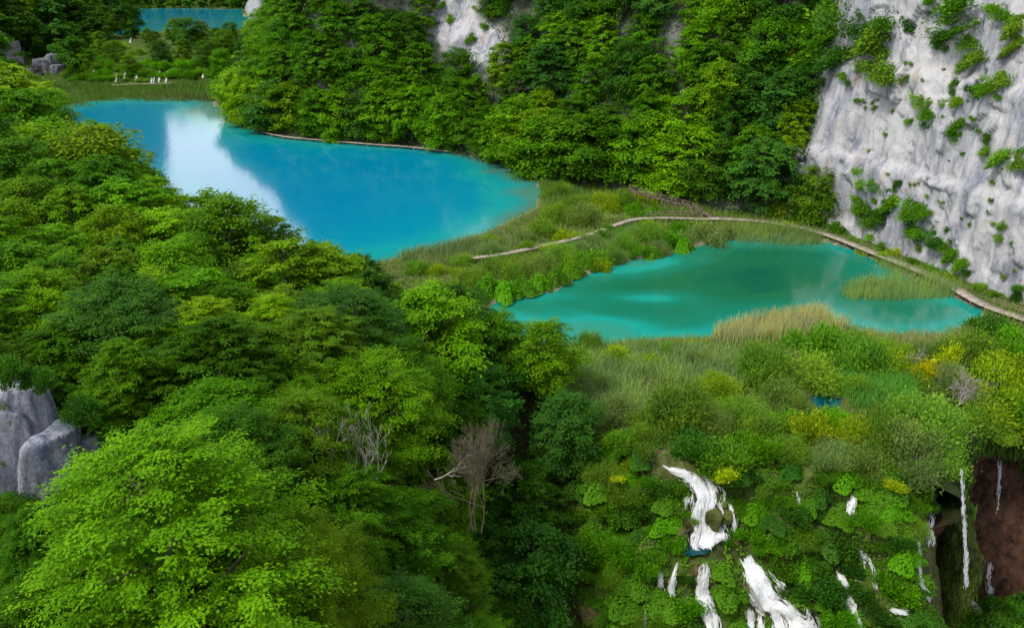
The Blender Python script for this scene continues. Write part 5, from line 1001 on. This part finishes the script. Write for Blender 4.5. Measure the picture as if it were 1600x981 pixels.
NEARBY["slab"] = [(400, 40, "on the narrow white crag"), (480, 40, "on the second narrow crag"), (690, 40, "on the upper face of the pale rock slab"), (750, 40, "on the far edge of the pale rock slab"), (730, 90, "at the foot of the pale rock slab")]
GROUPS = {"backshore": "trees along the back shore of the far lake", "near": "trees on the near wooded bank", "wall": "trees on the wooded slope across the water", "farhill": "trees of the dark far wood", "terrace": "trees and bushes on the far terrace", "plateau": "bushes on the flat barrier", "causeway": "bushes on the causeway", "cascade": "plants on the cascade slope", "cliff": "plants on the white cliff", "tuft": "small tufts in the cliff cracks", "pathside": "bushes beside the cliff boardwalk", "slab": "shrubs on the pale rock slab", "yellow": "yellow bushes"}
from collections import defaultdict
classes = defaultdict(list)
for t in THINGS:
    o = t["obj"]
    if t.get("label"):
        o["label"] = t["label"]; o["category"] = t.get("cat") or "bush"
        if t.get("group"): o["group"] = t["group"]
        continue
    x, y, z = t["loc"]; px, py = to_px(x, y, z + (t["h"] * .6 if t["what"] == "tree" else 0)); t["pp"] = (px, py); zn = t["zone"]
    ph = min(NEARBY[zn], key=lambda a: (a[0] - px) ** 2 + 1.6 * (a[1] - py) ** 2)[2]
    if t["what"] == "tree": head = f"{t['tone']} leafy tree"; o["category"] = "tree"
    else:
        head = f"{CWORD[t['colr']]} " + {"willow": "feathery bush", "leafy": "rounded bush", "broad": "broad-leaved plant", "rough": "shrub", "tussock": "ragged shrub", "sedge": "drooping sedge tussock"}[t["kind"]] if zn != "tuft" else f"tiny {CWORD[t['colr']]} tuft"; o["category"] = "plant" if t["kind"] in ("broad", "sedge") or zn == "tuft" else "bush"
    o["group"] = GROUPS[zn]; classes[(head, ph)].append(t)
ORD = ["topmost", "second highest", "third highest", "fourth highest", "fifth highest", "sixth highest", "seventh highest"]
for (head, ph), ts in classes.items():
    cols = [("", ts)]
    if len(ts) > 7:
        ts.sort(key=lambda t: t["pp"][0]); k = -(-len(ts) // 7); k = max(2, min(k, 3)); c = np.array_split(np.arange(len(ts)), k)
        cols = [(w, [ts[i] for i in ix]) for w, ix in zip((("left ", "right ") if k == 2 else ("left ", "central ", "right ")), c)]
    for cw, tt in cols:
        tt.sort(key=lambda t: t["pp"][1]); n = len(tt)
        words = [""] if n == 1 else ["upper ", "lower "] if n == 2 else ["upper ", "middle ", "lowest "] if n == 3 else [o_ + " " for o_ in ORD[: n - 1]] + ["lowest "] if n <= 8 else [""] * n
        for w, t in zip(words, tt):
            lab = cw + w + head + " " + ph
            for cut in ("leafy ", "picture's ", "rounded ", "just ", "the ", "the ", "the "):
                if len(lab.split()) > 16: lab = lab.replace(cut, "", 1)
            t["obj"]["label"] = lab
